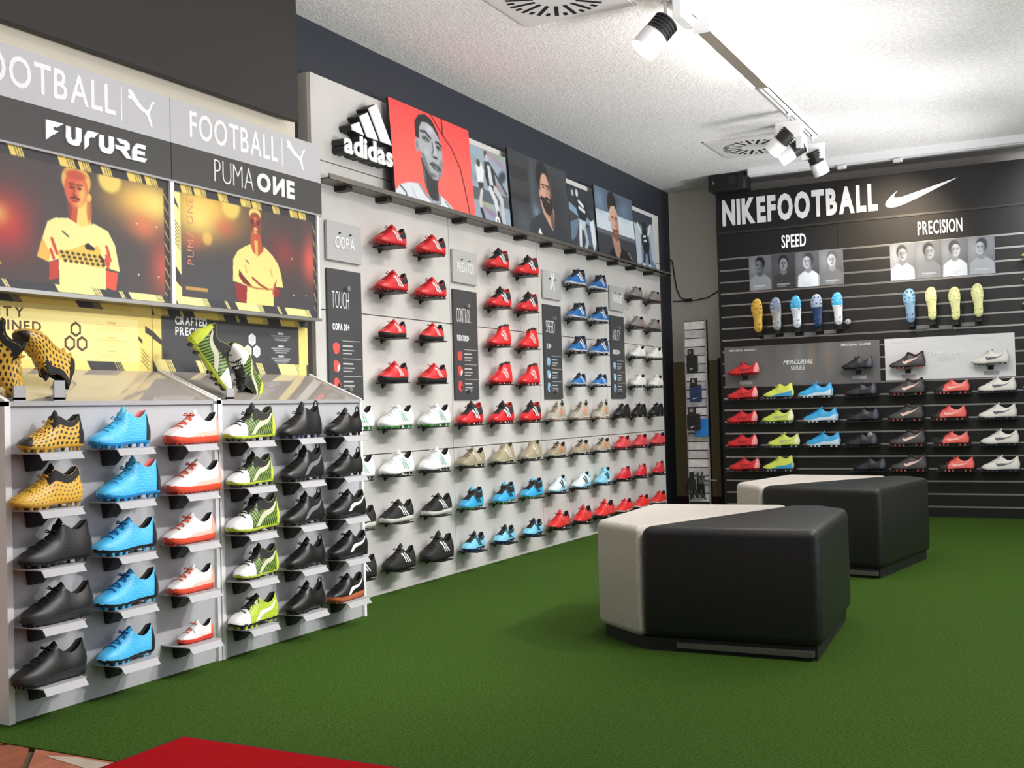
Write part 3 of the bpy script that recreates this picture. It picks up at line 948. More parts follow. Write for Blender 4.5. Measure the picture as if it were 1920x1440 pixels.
c2.blob(.35, .10, .05, .06, (210, 210, 210), 1, .3).blob(.18, .12, .05, .05, (170, 174, 180), 1, .3).poly([(.26, .16), (.56, .18), (.72, .40), (.60, .52), (.36, .50), (.28, .34)], (36, 40, 48)).line([(.40, .22), (.56, .28)], .03, (232, 236, 240)).line([(.40, .32), (.60, .36)], .03, (220, 226, 232)).line([(.62, .22), (.80, .44), (.92, .50)], .03, (40, 44, 52))
c2.poly([(.32, .50), (.62, .52), (.56, .68), (.44, .66)], (196, 204, 212)).line([(.40, .60), (.36, .80), (.34, .98)], .05, (214, 222, 230)).line([(.56, .64), (.62, .84), (.52, .98)], .05, (176, 188, 200)).poly([(.78, .50), (.95, .44), (.98, .80), (.86, 1), (.80, .74)], (222, 228, 234))
poster(7.172, 7.635, 0.462, 'small blue and black poster of footballers, between the two dark portraits', c2, (-3.185, -3.215))
# 3: person in front of a bright band
cv = Canvas(140, 110, (60, 62, 68))
cv.rect(0, 0, 1, .34, (84, 100, 118)).rect(0, .33, 1, .60, (206, 216, 226)).rect(0, .60, 1, .66, (96, 100, 108)).blob(.12, .2, .16, .2, (120, 146, 170), .8).blob(.75, .22, .16, .16, (110, 134, 158), .7).blob(.5, .1, .2, .1, (60, 66, 76), .8)
cv.poly([(.22, 1.02), (.30, .88), (.44, .80), (.62, .80), (.80, .86), (.95, 1.02)], (30, 30, 32)).poly([(.36, .66), (.56, .70), (.58, .84), (.50, 1.0), (.42, .90)], (176, 136, 118))
cv.blob(.435, .20, .115, .20, (34, 30, 30), 1, .15).poly([(.345, .30), (.40, .22), (.50, .20), (.56, .30), (.575, .48), (.55, .66), (.49, .72), (.42, .66), (.37, .52)], (208, 166, 146)).blob(.53, .48, .035, .2, (150, 112, 98), .7).blob(.335, .42, .018, .045, (186, 140, 122), 1, .3)
cv.poly([(.385, .54), (.44, .56), (.50, .54), (.56, .54), (.55, .66), (.49, .73), (.42, .67)], (128, 84, 64)).blob(.49, .60, .03, .012, (176, 110, 100), 1, .4)
for ex in (.425, .515):
    cv.line([(ex - .03, .375), (ex + .028, .375)], .006, (50, 36, 32)).blob(ex, .405, .016, .012, (60, 46, 44), 1, .5)
cv.line([(.475, .40), (.485, .50), (.465, .505)], .005, (150, 108, 92)).line([(.78, .85), (.86, .93)], .006, (190, 194, 198))
poster(7.652, 8.438, 0.535, 'dark poster of a person before a bright pale band, third large portrait on the ledge', cv)
c3 = action_cv((120, 136, 156), 0, 0, 9)
c3.rect(0, 0, 1, .22, (56, 62, 72)).poly([(0, .2), (.3, .3), (.25, .9), (0, 1)], (196, 206, 216), .8).poly([(.75, .2), (1, .12), (1, .9), (.82, .8)], (186, 198, 210), .8)
c3.blob(.52, .24, .12, .10, (40, 40, 44), 1, .25).poly([(.36, .32), (.66, .30), (.74, .54), (.66, .72), (.40, .72), (.32, .54)], (34, 36, 42)).line([(.34, .36), (.18, .22)], .04, (214, 218, 222)).line([(.70, .36), (.86, .18)], .04, (214, 218, 222))
c3.line([(.44, .42), (.56, .40)], .02, (226, 230, 234)).line([(.46, .50), (.58, .48)], .02, (226, 230, 234)).line([(.44, .70), (.36, .92)], .05, (44, 46, 52)).line([(.62, .70), (.66, .92)], .05, (44, 46, 52)).blob(.36, .94, .05, .04, (236, 240, 244), 1, .3).blob(.66, .94, .06, .04, (220, 226, 232), 1, .3)
poster(8.462, 8.905, 0.462, 'small grey poster of a footballer with raised arms, last on the ledge', c3, (-3.185, -3.215))

# three bars logo sign with stand-off
lg_ = thing('logo_sign', 'raised white three bar logo with rounded lower case word on the cement wall', 'sign', (AX, 4.395, 2.178), R_LEFT)
SX, SY = 0.025, 0.0
lt = mat('black return', (28, 28, 28), 0.5)
BARS = [[(0.155, .50), (0.315, .595), (0.415, .40), (0.175, .425)], [(0.33, .69), (0.50, .80), (0.72, .40), (0.475, .40)], [(0.525, .875), (0.70, 1.0), (1.02, .40), (0.775, .40)]]
for bpoly in BARS:
    e1 = emblem('logo_bar', [bpoly], 0.075, 0.03, 0.415, 0.315, M_WLET, lg_, 0.074, 0.080)
    emblem('bar_return', [bpoly], 0.075, 0.03, 0.415, 0.315, lt, lg_, 0.004, 0.074)
letters('adidas', 0.075, 0.040, 0.108, 0.432, M_WLET, lg_, bold=0.035, gap=0.04, z0=0.074, z1=0.080)
letters('adidas', 0.075, 0.040, 0.108, 0.432, lt, lg_, bold=0.035, gap=0.04, z0=0.004, z1=0.074, split=False, name='word_return')

# sign boards on the cement wall
M_SB = mat('light grey sign board', (186, 186, 186), 0.5)
M_SDK = mat('slate sign board', (70, 70, 72), 0.5)
M_PEG = mat('pale peg', (170, 170, 170), 0.3, 0.6)
topic = [('COPA', 'TOUCH', 'COPA 20+', 4.394, (226, 90, 84), 0.165), ('PREDATOR', 'CONTROL', 'PREDATOR 20+', 5.605, (216, 80, 72), 0.2),
         ('X', 'SPEED', 'X 19+', 6.818, (140, 190, 226), 0.075), ('NEMEZIZ', 'AGILITY', 'NEMEZIZ 19+', 8.016, (140, 190, 226), 0.2)]
where = ['beside the yellow banners', 'second from the banners', 'third from the banners', 'farthest from the banners']
for (a, b_, c_, y0, ic, wl), wh in zip(topic, where):
    sg = thing('name_board', 'square light grey board with white raised letters reading %s' % a, 'sign', (AX, y0, 1.69), R_LEFT)
    box_obj('board', (0, 0, 0.006), (0.288, 0.192, 0.018), M_SB, sg)
    box_obj('standoff', (0.02, 0.02, 0), (0.268, 0.172, 0.006), M_DARK, sg)
    letters(a, 0.144 - wl / 2, 0.062, 0.058 if a != 'X' else 0.12, wl, M_WLET, sg, bold=0.012 if len(a) < 5 else -0.004, gap=0.16, z0=0.018, z1=0.022)
    for xx in (0.10, 0.19):
        MB().cyl((xx, 0.138, 0.018), (xx, 0.138, 0.028), 0.004, n=8).obj('peg', M_DARK, sg)
    tg = thing('info_board', 'tall slate information board reading %s, %s' % (b_, wh), 'sign', (AX, y0 + 0.002, 1.002), R_LEFT)
    box_obj('board', (0, 0, 0.002), (0.284, 0.646, 0.012), M_SDK, tg)
    letters(b_, 0.035, 0.455, 0.082, 0.14 if len(b_) < 7 else 0.165, M_WLET, tg, bold=-0.015, gap=0.2, z0=0.012, z1=0.0126)
    letters(c_, 0.035, 0.345, 0.034, 0.14 if len(c_) > 6 else 0.075, M_WLET, tg, bold=0.05, gap=0.16, z0=0.012, z1=0.0126, split=False, name='lettering')
    im = mat('icon ink %d' % ic[0], ic, 0.6)
    li = MB()
    for k in range(3):
        zz = 0.255 - k * 0.088
        o = MB().prism([(0.062 + 0.028 * math.cos(t) * (1 + .15 * math.sin(3 * t + k)), zz + 0.032 * math.sin(t) * (1 + .12 * math.cos(2 * t + k))) for t in [i * math.pi / 7 for i in range(14)]], 0.012, 0.0126).obj('icon', im, tg)
        if k:
            MB().prism([(0.070, zz - 0.028), (0.090, zz - 0.01), (0.082, zz + 0.012), (0.066, zz - 0.006)], 0.0126, 0.013).obj('icon_detail', M_WLET if k == 1 else M_DARK, o)
        li.box((0.115, zz + 0.038, 0.012), (0.268, zz + 0.041, 0.0126))
        li.box((0.115, zz + 0.010, 0.012), (0.20, zz + 0.018, 0.0126))
        li.box((0.115, zz - 0.010, 0.012), (0.21, zz - 0.005, 0.0126))
        li.box((0.115, zz - 0.026, 0.012), (0.19, zz - 0.021, 0.0126))
    li.obj('text_line', mat('pale grey print', (190, 190, 190), 0.6), tg)
    for zz in (0.555, 0.055):
        MB().cyl((0.15, zz, 0.012), (0.15, zz, 0.034), 0.013, n=14).obj('knob', M_PEG, tg, smooth=False)

# ------------------------------------------------------------------ black slatwall on the far side
NY, NX0, NX1 = 9.344, -2.775, 0.9
sw = thing('slatwall', 'black slatwall with bright metal grooves and football lettering on the far side', 'shop display', (NX0, NY, 0), R_BACK)
NWD = NX1 - NX0
box_obj('core', (0, 0.0, -0.35), (NWD, 2.745, -0.03), M_BLACKP, sw)
box_obj('edge_profile', (-0.012, 0.0, -0.35), (0.0, 2.745, 0.004), M_BLACKP, sw)
zline = [2.178 - 0.0998 * k for k in range(22)]
for k in range(22):
    top = zline[k] - 0.006
    bot = (zline[k + 1] + 0.006) if k < 21 else 0.0
    box_obj('slat', (0, bot, -0.03), (NWD, top, 0), M_SLAT, sw)
    gp = MB().box((0.004, zline[k] - 0.006, -0.03), (NWD, zline[k] + 0.006, -0.014))
    gp.box((0.004, zline[k] + 0.003, -0.03), (NWD, zline[k] + 0.0062, 0.0012)).box((0.004, zline[k] - 0.0066, -0.03), (NWD, zline[k] - 0.005, 0.001))
    gp.obj('groove_strip', M_ALU, sw)
# header boards
M_NH = mat('black header board', (15, 14, 14), 0.5)
for (xa, xb) in ((0.0, 1.005), (1.005, 3.0), (3.0, NWD)):
    box_obj('header_panel', (xa + 0.001, 2.186, -0.03), (xb - 0.001, 2.392, 0.0), M_NH, sw)
    box_obj('header_panel', (xa + 0.001, 2.410, -0.03), (xb - 0.001, 2.745, 0.006), M_NH, sw)
box_obj('header_step', (0.0, 2.392, -0.03), (NWD, 2.410, 0.010), mat('dark header rail', (44, 42, 40), 0.4), sw)
letters('NIKEFOOTBALL', -2.728 - NX0, 2.462, 0.222, 1.285, M_WLET, sw, bold=0.045, gap=0.13, z0=0.006, z1=0.014)
emblem('check_mark', CHECK, -1.386 - NX0, 2.473, 0.55, 0.185, M_WLET, sw, 0.006, 0.012)
letters('SPEED', -2.228 - NX0, 2.229, 0.106, 0.2, M_WLET, sw, bold=0.008, gap=0.16, z0=0.0, z1=0.014)
letters('PRECISION', -1.146 - NX0, 2.232, 0.106, 0.33, M_WLET, sw, bold=0.02, gap=0.14, z0=0.0, z1=0.014)


# portrait strips
def portraits(cv, n, specs):
    for k, sp in enumerate(specs):
        x0, x1 = k / n, (k + 1) / n
        cx, bg, shirt, hair, face, dx, hy = (x0 + x1) / 2 + sp[5] / n, sp[0], sp[1], sp[2], sp[3], sp[4], sp[6]
        w = 1.0 / n
        sub = Canvas(cv.w // n, cv.h, g_(bg))
        ox = sp[5]
        sub.blob(.2, .3, .3, .4, g_(min(255, bg * 1.5)), .5).blob(.9, .7, .3, .3, g_(bg * .7), .6)
        sub.poly([(.02 + ox, 1.02), (.06 + ox, .68), (.25 + ox, .58), (.40 + ox, .53), (.62 + ox, .53), (.80 + ox, .59), (.97 + ox, .70), (1.0 + ox, 1.02)], g_(shirt))
        sub.poly([(.38 + ox, .40), (.62 + ox, .40), (.64 + ox, .56), (.50 + ox, .62), (.37 + ox, .56)], g_(face * .75))
        sub.blob(.5 + ox - dx * .02, .22, .215, .19, g_(hair * .55), 1, .15).blob(.5 + ox + dx * .06, .305, .17, .175, g_(face), 1, .15).blob(.5 + ox - dx * .10, .32, .08, .16, g_(face * .55), .7)
        for e in (-.07, .07):
            sub.line([(.5 + ox + dx * .06 + e - .035, .245), (.5 + ox + dx * .06 + e + .035, .24)], .012, g_(hair * .8)).blob(.5 + ox + dx * .06 + e, .275, .03, .016, g_(50), .9, .5)
        sub.line([(.5 + ox + dx * .08, .27), (.5 + ox + dx * .11, .335)], .012, g_(face * .7)).blob(.5 + ox + dx * .06, .385, .055, .014, g_(face * .45), .9, .4)
        sub.rect(.2 + ox, .86, .75 + ox, .89, g_(215), .8).rect(.2 + ox, .92, .6 + ox, .945, g_(190), .7)
        sub.rect(.96, 0, 1, 1, g_(bg * .8), .5)
        wq = cv.w // n
        cv.a[:, k * wq:k * wq + wq] = sub.a
    return cv


strips = [(-2.513, -1.733, 1.890, 2.181, 'grey photo strip of four players under the SPEED lettering',
           [(110, 150, 36, 120, -.8, -.02, 0), (66, 58, 60, 150, .1, 0, 0), (92, 226, 110, 190, -1, .05, 0), (110, 118, 170, 200, -.3, .04, 0)]),
          (-1.364, -0.591, 1.888, 2.178, 'grey photo strip of four players under the PRECISION lettering',
           [(150, 226, 130, 190, .4, -.02, 0), (128, 140, 100, 176, .8, .02, 0), (130, 236, 140, 210, .8, 0, 0), (136, 180, 110, 196, -.9, 0, 0)])]
for (xa, xb, za, zb, lab, sp) in strips:
    ps = thing('photo_strip', lab, 'poster', (xa, NY - 0.0015, za), R_BACK)
    box_obj('board', (0, 0, 0.0), (xb - xa, zb - za, 0.004), M_WHITE, ps)
    cv = Canvas(160, 64, (90, 90, 90))
    portraits(cv, 4, sp)
    cv.obj('print', xb - xa, zb - za, ps, PRINT_GLOSS, 0.0045)

# feature panels
fp = thing('feature_panel', 'grey feature panel with white lettering on the slatwall', 'sign', (-2.751, NY - 0.0015, 1.08), R_BACK)
box_obj('board', (0, 0, 0), (1.281, 0.340, 0.004), M_SB, fp)
cv = Canvas(120, 40, (118, 116, 117))
for k in range(14):
    cv.blob(random.random(), random.random(), .02 + .04 * random.random(), .6, (118 + random.randint(-16, 26),) * 3, .6)
cv.blob(.58, .3, .03, .4, (160, 140, 110), .6).blob(.68, .4, .02, .4, (160, 130, 110), .5)
cv.obj('print', 1.281, 0.340, fp, PRINT_GLOSS, 0.0045)
letters('MERCURIAL', 0.50, 0.172, 0.036, 0.245, M_WLET, fp, bold=0.02, gap=0.1, z0=0.0046, z1=0.0056, slant=0.3, split=False, name='lettering')
letters('SERIES', 0.565, 0.125, 0.033, 0.115, M_WLET, fp, bold=0.0, gap=0.15, z0=0.0046, z1=0.0056, split=False, name='lettering')
letters('MERCURIAL SUPERFLY', 0.04, 0.300, 0.018, 0.235, M_WLET, fp, bold=0.02, gap=0.1, z0=0.0046, z1=0.0056, slant=0.3, split=False, name='lettering')
letters('MERCURIAL VAPOR', 0.975, 0.302, 0.018, 0.235, M_WLET, fp, bold=0.02, gap=0.1, z0=0.0046, z1=0.0056, slant=0.3, split=False, name='lettering')
fp2 = thing('feature_panel', 'white feature panel with pale lettering on the slatwall', 'sign', (-1.430, NY - 0.0015, 1.088), R_BACK)
box_obj('board', (0, 0, 0), (0.955, 0.334, 0.005), mat('glossy white panel', (232, 233, 235), 0.25), fp2)
pl = mat('pale grey lettering', (206, 206, 208), 0.5)
letters('PHANTOM', 0.34, 0.185, 0.034, 0.25, M_WLET, fp2, bold=0.0, gap=0.14, z0=0.0051, z1=0.009, split=False, name='lettering')
letters('SERIES', 0.405, 0.138, 0.03, 0.12, pl, fp2, bold=0.0, gap=0.14, z0=0.0051, z1=0.006, split=False, name='lettering')
letters('PHANTOM VISION', 0.055, 0.292, 0.014, 0.15, pl, fp2, bold=0.0, gap=0.14, z0=0.0051, z1=0.006, split=False, name='lettering')
letters('PHANTOM VENOM', 0.66, 0.292, 0.014, 0.15, pl, fp2, bold=0.0, gap=0.14, z0=0.0051, z1=0.006, split=False, name='lettering')

# ------------------------------------------------------------------ ceiling: vents, track, lamps, speaker
M_VENT = mat('off white vent plate', (222, 221, 222), 0.5)
slot_m = mat('vent slot black', (18, 18, 18), 0.9)
slot_long = MB().box((0.105, -0.010, -0.0215), (0.235, 0.010, -0.0185))
slot_short = MB().box((0.200, -0.010, -0.0215), (0.235, 0.010, -0.0185))
sl0 = None
for cx, cy, lab in ((-2.160, 4.745, 'square white ceiling vent with radial slots cut by the top frame edge'), (-2.157, 8.29, 'square white ceiling vent with radial slots near the far track spotlights')):
    v = thing('ceiling_vent', lab, 'vent', (cx, cy, ZC))
    MB().box((-0.302, -0.302, -0.016), (0.302, 0.302, 0.0)).obj('frame', M_VENT, v)
    MB().box((-0.288, -0.288, -0.020), (0.288, 0.288, -0.016)).obj('plate', M_VENT, v)
    for k in range(32):
        proto = slot_long if k % 2 == 0 else slot_short
        if sl0 is None or len(sl0) < 2:
            o = proto.obj('slot', slot_m, v)
            sl0 = (sl0 or []) + [o]
        else:
            o = sl0[k % 2].copy()
            COL.objects.link(o)
            o.parent = v
        o.rotation_euler = (0, 0, math.pi * 2 * k / 32)

trk = thing('lighting_track', 'long white lighting track running along the ceiling', 'lighting track', (-1.70, 3.0, ZC))
MB().box((-0.018, 0, -0.032), (-0.008, 5.26, 0)).box((0.008, 0, -0.032), (0.018, 5.26, 0)).box((-0.018, 0, -0.008), (0.018, 5.26, 0)).obj('track', M_WHITE, trk)
MB().box((-0.004, 0.02, -0.020), (0.004, 5.24, -0.008)).obj('conductor', M_DARK, trk)

lf = thing('linear_lamp', 'lit linear ceiling lamp with two glowing tubes hanging below the track', 'lamp', (-1.625, 5.31, 2.79))
M_HOUS = mat('taupe lamp housing', (140, 132, 122), 0.5)
M_GLOW = mat('glowing tube', (255, 250, 240), 0.5, emit=((255, 244, 224), 26.0))
MB().box((-0.034, 0.0, -0.012), (0.034, 1.16, 0.0)).obj('housing', M_HOUS, lf)
MB().box((-0.040, -0.02, -0.018), (0.040, 0.014, 0.045)).obj('end_block', M_WHITE, lf)
MB().box((-0.085, -0.004, 0.006), (0.085, 0.004, 0.016)).obj('end_pin', M_WHITE, lf)
MB().box((-0.02, 0.3, 0.0), (0.02, 0.36, 0.09)).box((-0.02, 0.8, 0.0), (0.02, 0.86, 0.09)).obj('mount', M_WHITE, lf)
for sx_ in (-0.055, 0.055):
    MB().cyl((sx_, 0.01, 0.008), (sx_, 1.15, 0.008), 0.016, n=12).obj('tube', M_GLOW, lf, smooth=True)


def spot(x, y, aim, lab, box_dir, size=1.0, box_off=(0, 0, 0)):
    s = thing('track_spotlight', lab, 'spotlight', (x, y, ZC - 0.032), (0, 0, 0), 'track spotlights')
    MB().cyl((0, 0, -0.02), (0, 0, 0.0), 0.02, n=10).cyl((0, 0, -0.08), (0, 0, -0.02), 0.008, n=8).obj('stem', M_WHITE, s)
    db = MB().box((-0.085, -0.022, -0.165), (0.085, 0.022, -0.055), 0.004).obj('driver_box', M_WHITE, s)
    db.rotation_euler = (0, 0, box_dir)
    db.location = box_off
    a = Vector(aim).normalized()
    hd = Vector((0.0, 0.0, -0.16)) + a * 0.02 + Vector((a.x, a.y, 0)) * 0.05
    MB().cyl(hd - a * 0.085, hd + a * 0.005, 0.048 * size, 0.052 * size, n=20).obj('heat_sink', M_DARK, s)
    fins = MB()
    for k in range(5):
        fins.cyl(hd - a * (0.078 - k * 0.018), hd - a * (0.072 - k * 0.018), 0.055 * size, n=20)
    fins.obj('fin', M_DARK, s)
    MB().cyl(hd + a * 0.005, hd + a * 0.10, 0.058 * size, n=24, caps=False).cyl(hd + a * 0.005, hd + a * 0.012, 0.058 * size, n=24).obj('head', M_WHITE, s)
    MB().cyl(hd + a * 0.085, hd + a * 0.088, 0.054 * size, n=24).obj('lens', mat('lamp lens', (250, 246, 236), 0.2, emit=((255, 246, 230), 3.0)), s)
    return s


spot(-1.70, 4.98, (-0.55, -0.35, -0.75), 'white spotlight with black ribbed back cut by the top frame edge', math.pi / 2, 1.15, (0.075, 0.03, 0.04))
spot(-1.70, 7.42, (-0.7, 0.1, -0.6), 'white boxed spotlight, first of the far three on the track', 0.05)
spot(-1.70, 7.80, (-0.85, -0.25, -0.5), 'white spotlight edge on, middle of the far three on the track', math.pi / 2)
spot(-1.70, 8.16, (0.25, 0.4, -0.8), 'white spotlight pointing down, last of the far three on the track', 0.1)
M_TRIM = mat('white ceiling strip', (236, 238, 240), 0.5)
cs = thing('ceiling_strip', 'flat white track fixed to the ceiling above the slatwall', 'lighting track', (-2.44, 9.17, ZC))
MB().box((0, -0.05, -0.055), (3.3, 0.05, 0)).obj('track', M_TRIM, cs)
MB().box((0, -0.012, -0.060), (3.3, 0.012, -0.055)).obj('slot_cover', M_VENT, cs)
for xx in (0.72, 1.15):
    MB().box((xx, -0.03, -0.085), (xx + 0.07, 0.02, -0.06), 0.008).obj('clip', M_VENT, cs)
sp = thing('loudspeaker', 'black box loudspeaker wedged under the ceiling at the slatwall corner', 'speaker', (-2.64, 9.27, 2.745), (0, 0, 0))
MB().box((-0.165, -0.09, -0.0), (0.165, 0.10, 0.138), 0.02).obj('cabinet', mat('black speaker shell', (26, 26, 28), 0.4), sp, bevel=0.008)
MB().box((-0.145, -0.095, 0.012), (0.10, -0.088, 0.126)).obj('grille', mat('speaker grille', (16, 16, 17), 0.8, bump=(900, 0.6)), sp)
MB().box((-0.115, -0.098, 0.055), (-0.108, -0.094, 0.08)).obj('badge', M_ALU, sp)
MB().cyl((0.05, -0.097, 0.075), (0.05, -0.094, 0.075), 0.04, n=20).obj('driver', mat('speaker cone', (30, 30, 32), 0.5), sp)

# ------------------------------------------------------------------ cables, accessory rack
cb = thing('cable', 'thin black cable with connector hanging on the beige back wall', 'cable', (0, 0, 0))
MB().tube([(-3.345, YB - 0.01, 2.275), (-3.325, YB - 0.01, 2.25), (-3.31, YB - 0.01, 2.12), (-3.29, YB - 0.01, 1.99), (-3.26, YB - 0.01, 1.92), (-3.2, YB - 0.01, 1.885), (-3.1, YB - 0.01, 1.885), (-3.0, YB - 0.01, 1.90), (-2.9, YB - 0.01, 1.955), (-2.79, YB - 0.01, 2.03)], 0.005).obj('wire', M_DARK, cb)
MB().tube([(-3.335, YB - 0.01, 1.885), (-3.2, YB - 0.012, 1.885)], 0.004).obj('wire', M_DARK, cb)
MB().box((-3.215, YB - 0.03, 1.875), (-3.15, YB - 0.002, 1.90), 0.004).obj('connector', M_DARK, cb)

RX0, RX1, RY = -3.092, -2.894, 9.30
rk = thing('accessory_rack', 'narrow grey slatted rack between the cement wall and slatwall', 'rack', (RX0, RY, 0), R_BACK)
rw = RX1 - RX0
rm = [mat('grey wood slat', (220, 218, 216), 0.6, var=(26, 0.14)), mat('darker grey wood slat', (192, 190, 190), 0.6, var=(22, 0.16))]
for k in range(21):
    box_obj('slat', (0.006, 0.10 + k * 0.0745, -0.02), (rw - 0.012, 0.10 + k * 0.0745 + 0.066, 0.0 - 0.003 * (k % 2)), rm[k % 2], rk)
box_obj('core', (0, 0.0, -0.04), (rw, 1.665, -0.02), mat('rack core', (60, 58, 56), 0.6), rk)
box_obj('side_rail', (rw - 0.012, 0.0, -0.04), (rw, 1.667, 0.008), M_ALU, rk)
box_obj('side_rail', (0.0, 0.0, -0.04), (0.006, 1.667, 0.006), M_ALU, rk)
MB().box((-0.17, 0, -0.12), (rw + 0.02, 0.06, 0.02)).obj('foot', M_DARK, rk)
MB().cyl((rw - 0.05, 0.285, 0.02), (rw + 0.06, 0.285, 0.02), 0.008, n=8).obj('hook', M_ALU, rk)
packs = [(0.035, 1.215, 0.095, 0.20, (26, 26, 27), 'black pack hung highest on the accessory rack', 0.04), (0.055, 0.96, 0.105, 0.205, (38, 50, 92), 'navy pack hung on the accessory rack under the highest black pack', 0.05),
         (0.038, 0.715, 0.115, 0.20, (24, 24, 25), 'black pouch hung over a bright blue pack on the rack', 0.09), (0.085, 0.66, 0.115, 0.21, (30, 124, 200), 'bright blue pack behind the black pouch on the rack', 0.03)]
wtag = mat('pale hang tag', (150, 142, 124), 0.6)
for x, z, w, h, c, lab, dep in packs:
    p = thing('accessory_pack', lab, 'pack', (RX0 + x, RY - dep, z), R_BACK)
    MB().box((0, 0, 0), (w, h - 0.055, 0.028), 0.012).obj('pouch', mat('pack %d' % c[2], c, 0.7, bump=(120, 0.2)), p, bevel=0.004)
    if c[2] != 200:
        MB().box((0.012, h - 0.075, 0.024), (w - 0.03, h, 0.031)).obj('header_card', mat('black card', (36, 34, 33), 0.5), p)
        MB().box((0.028, h - 0.04, 0.031), (w - 0.055, h - 0.012, 0.0315)).obj('tag', wtag, p)
        emblem('check_mark', CHECK, w * .3, 0.025, 0.04, 0.016, M_WLET, p, 0.028, 0.0288)
    MB().cyl((w * .4, h - 0.006, 0.01), (w * .4, h - 0.006, -dep + 0.002), 0.004, n=6).obj('hook', M_STEEL, p)
ad = thing('strap_bundle', 'tangle of black straps and guards hung low on the accessory rack', 'straps', (RX0 + 0.02, RY - 0.03, 0.10), R_BACK)
mb = MB()
for k in range(16):
    x = random.uniform(0.01, 0.14)
    mb.tube([(x, 0.24 + random.uniform(-.02, .02), 0.01), (x + random.uniform(-.03, .03), 0.16, 0.03 + random.uniform(0, .02)), (x + random.uniform(-.03, .03), 0.08, 0.02), (x + random.uniform(-.02, .03), 0.02 + random.uniform(0, .05), 0.015)], random.uniform(0.005, 0.010), 5)
mb.obj('strap', mat('black webbing', (34, 34, 36), 0.6), ad)
MB().box((0.0, 0.10, 0.02), (0.06, 0.20, 0.05), 0.01).obj('pouch', M_BLACKP, ad)
MB().box((0.008, 0.20, 0.03), (0.05, 0.26, 0.036)).obj('header_card', M_DARK, ad)
MB().cyl((0.07, 0.245, -0.028), (0.07, 0.245, 0.05), 0.004, n=6).obj('hook', M_STEEL, ad)

# ------------------------------------------------------------------ stools


def upholstered(name, poly, z0, z1, r, material, parent):
    """prism with softened edges, top slightly domed"""
    o = MB().prism(poly, z0, z1).obj(name, material, parent, smooth=True)
    md = o.modifiers.new('bevel', 'BEVEL')
    md.width = r
    md.segments = 5
    md.limit_method = 'ANGLE'
    return o


stool = thing('seat_block', 'large black and oatmeal seat block nearest the camera on the turf', 'stool', (-1.35, 4.55, 0))
P = lambda pts: [(x + 1.35, y - 4.55) for x, y in pts]
Lp, Sp, R1, R2, B2, Bm, BL = (-1.805, 4.225), (-1.545, 4.02), (-0.868, 4.045), (-0.925, 4.915), (-1.06, 5.05), (-1.20, 5.04), (-1.85, 5.0)


def lerp(a, b, t):
    return (a[0] + (b[0] - a[0]) * t, a[1] + (b[1] - a[1]) * t)


g1 = P([Lp, lerp(Sp, R1, -0.006), lerp(Bm, B2, -0.03), BL])
g2 = P([lerp(Sp, R1, 0.003), R1, R2, B2, lerp(Bm, B2, 0.02)])
upholstered('oatmeal_cushion', g1, 0.048, 0.472, 0.028, M_FELT, stool)
upholstered('black_cushion', g2, 0.048, 0.472, 0.034, M_LEATH, stool)
cxy = np.mean(np.array(P([Lp, Sp, R1, R2, B2, BL])), 0)
base = [(cxy[0] + (x - cxy[0]) * .95, cxy[1] + (y - cxy[1]) * .95) for x, y in P([Lp, Sp, R1, R2, B2, BL])]
MB().prism(base, 0.0, 0.049).obj('plinth', M_BLACKP, stool)
o = MB().box((-0.06, -0.512, 0.016), (0.45, -0.47, 0.036)).obj('runner', mat('dark steel runner', (96, 96, 88), 0.45, 0.3), stool)
st2 = stool.copy()
COL.objects.link(st2)
for ch in stool.children:
    c = ch.copy()
    COL.objects.link(c)
    c.parent = st2
# second block: turned by -12.7 degrees, farther back
ang = math.radians(-12.7)
off = Vector((R1[0] + 1.35, R1[1] - 4.55))
ro = Vector((off.x * math.cos(ang) - off.y * math.sin(ang), off.x * math.sin(ang) + off.y * math.cos(ang)))
st2.location = (-0.9725 - ro.x, 6.037 - ro.y, 0)
st2.rotation_euler = (0, 0, ang)
tag(st2, 'black and oatmeal seat block farther back, in front of the slatwall', 'stool', 'seat blocks')
stool['group'] = 'seat blocks'

# ------------------------------------------------------------------ football boots


def prof(keys):
    xs = np.linspace(-0.05, 1.05, 441)
    k = np.array(keys, float)
    v = np.interp(xs, k[:, 0], k[:, 1])
    ker = np.hanning(13)
    ker /= ker.sum()
    pad = np.pad(v, 6, mode='edge')
    v = np.convolve(pad, ker, 'valid')
    return lambda t: float(np.interp(t, xs, v))


W_OUT = [(0, 0.0), (.008, .05), (.03, .085), (.07, .115), (.13, .14), (.22, .163), (.32, .168), (.42, .155), (.52, .133), (.62, .12), (.72, .118), (.82, .120), (.9, .112), (.95, .094), (.98, .066), (.995, .032), (1, 0)]
W_X = np.array(W_OUT)
wfun = lambda t: float(np.interp(t, W_X[:, 0], W_X[:, 1]))
ZB_CLEAT = prof([(0, .105), (.08, .080), (.22, .062), (.36, .062), (.5, .074), (.65, .080), (1, .082)])
ZB_TURF = prof([(0, .125), (.1, .100), (.25, .085), (.45, .085), (.7, .105), (1, .115)])
VAMP = prof([(0, .115), (.02, .150), (.06, .180), (.12, .205), (.2, .238), (.3, .295), (.4, .362), (.5, .425), (.6, .45)])
RIMS = {
    'low': prof([(.44, .42), (.52, .43), (.58, .385), (.66, .325), (.74, .300), (.82, .318), (.89, .365), (.95, .420), (1.0, .43)]),
    'mid': prof([(.44, .42), (.5, .465), (.56, .490), (.63, .455), (.71, .405), (.79, .40), (.87, .445), (.94, .495), (1.0, .50)]),
    'sock': prof([(.44, .42), (.5, .47), (.56, .525), (.64, .555), (.72, .56), (.80, .575), (.88, .60), (.95, .61), (1.0, .59)]),
}
UC = 0.74
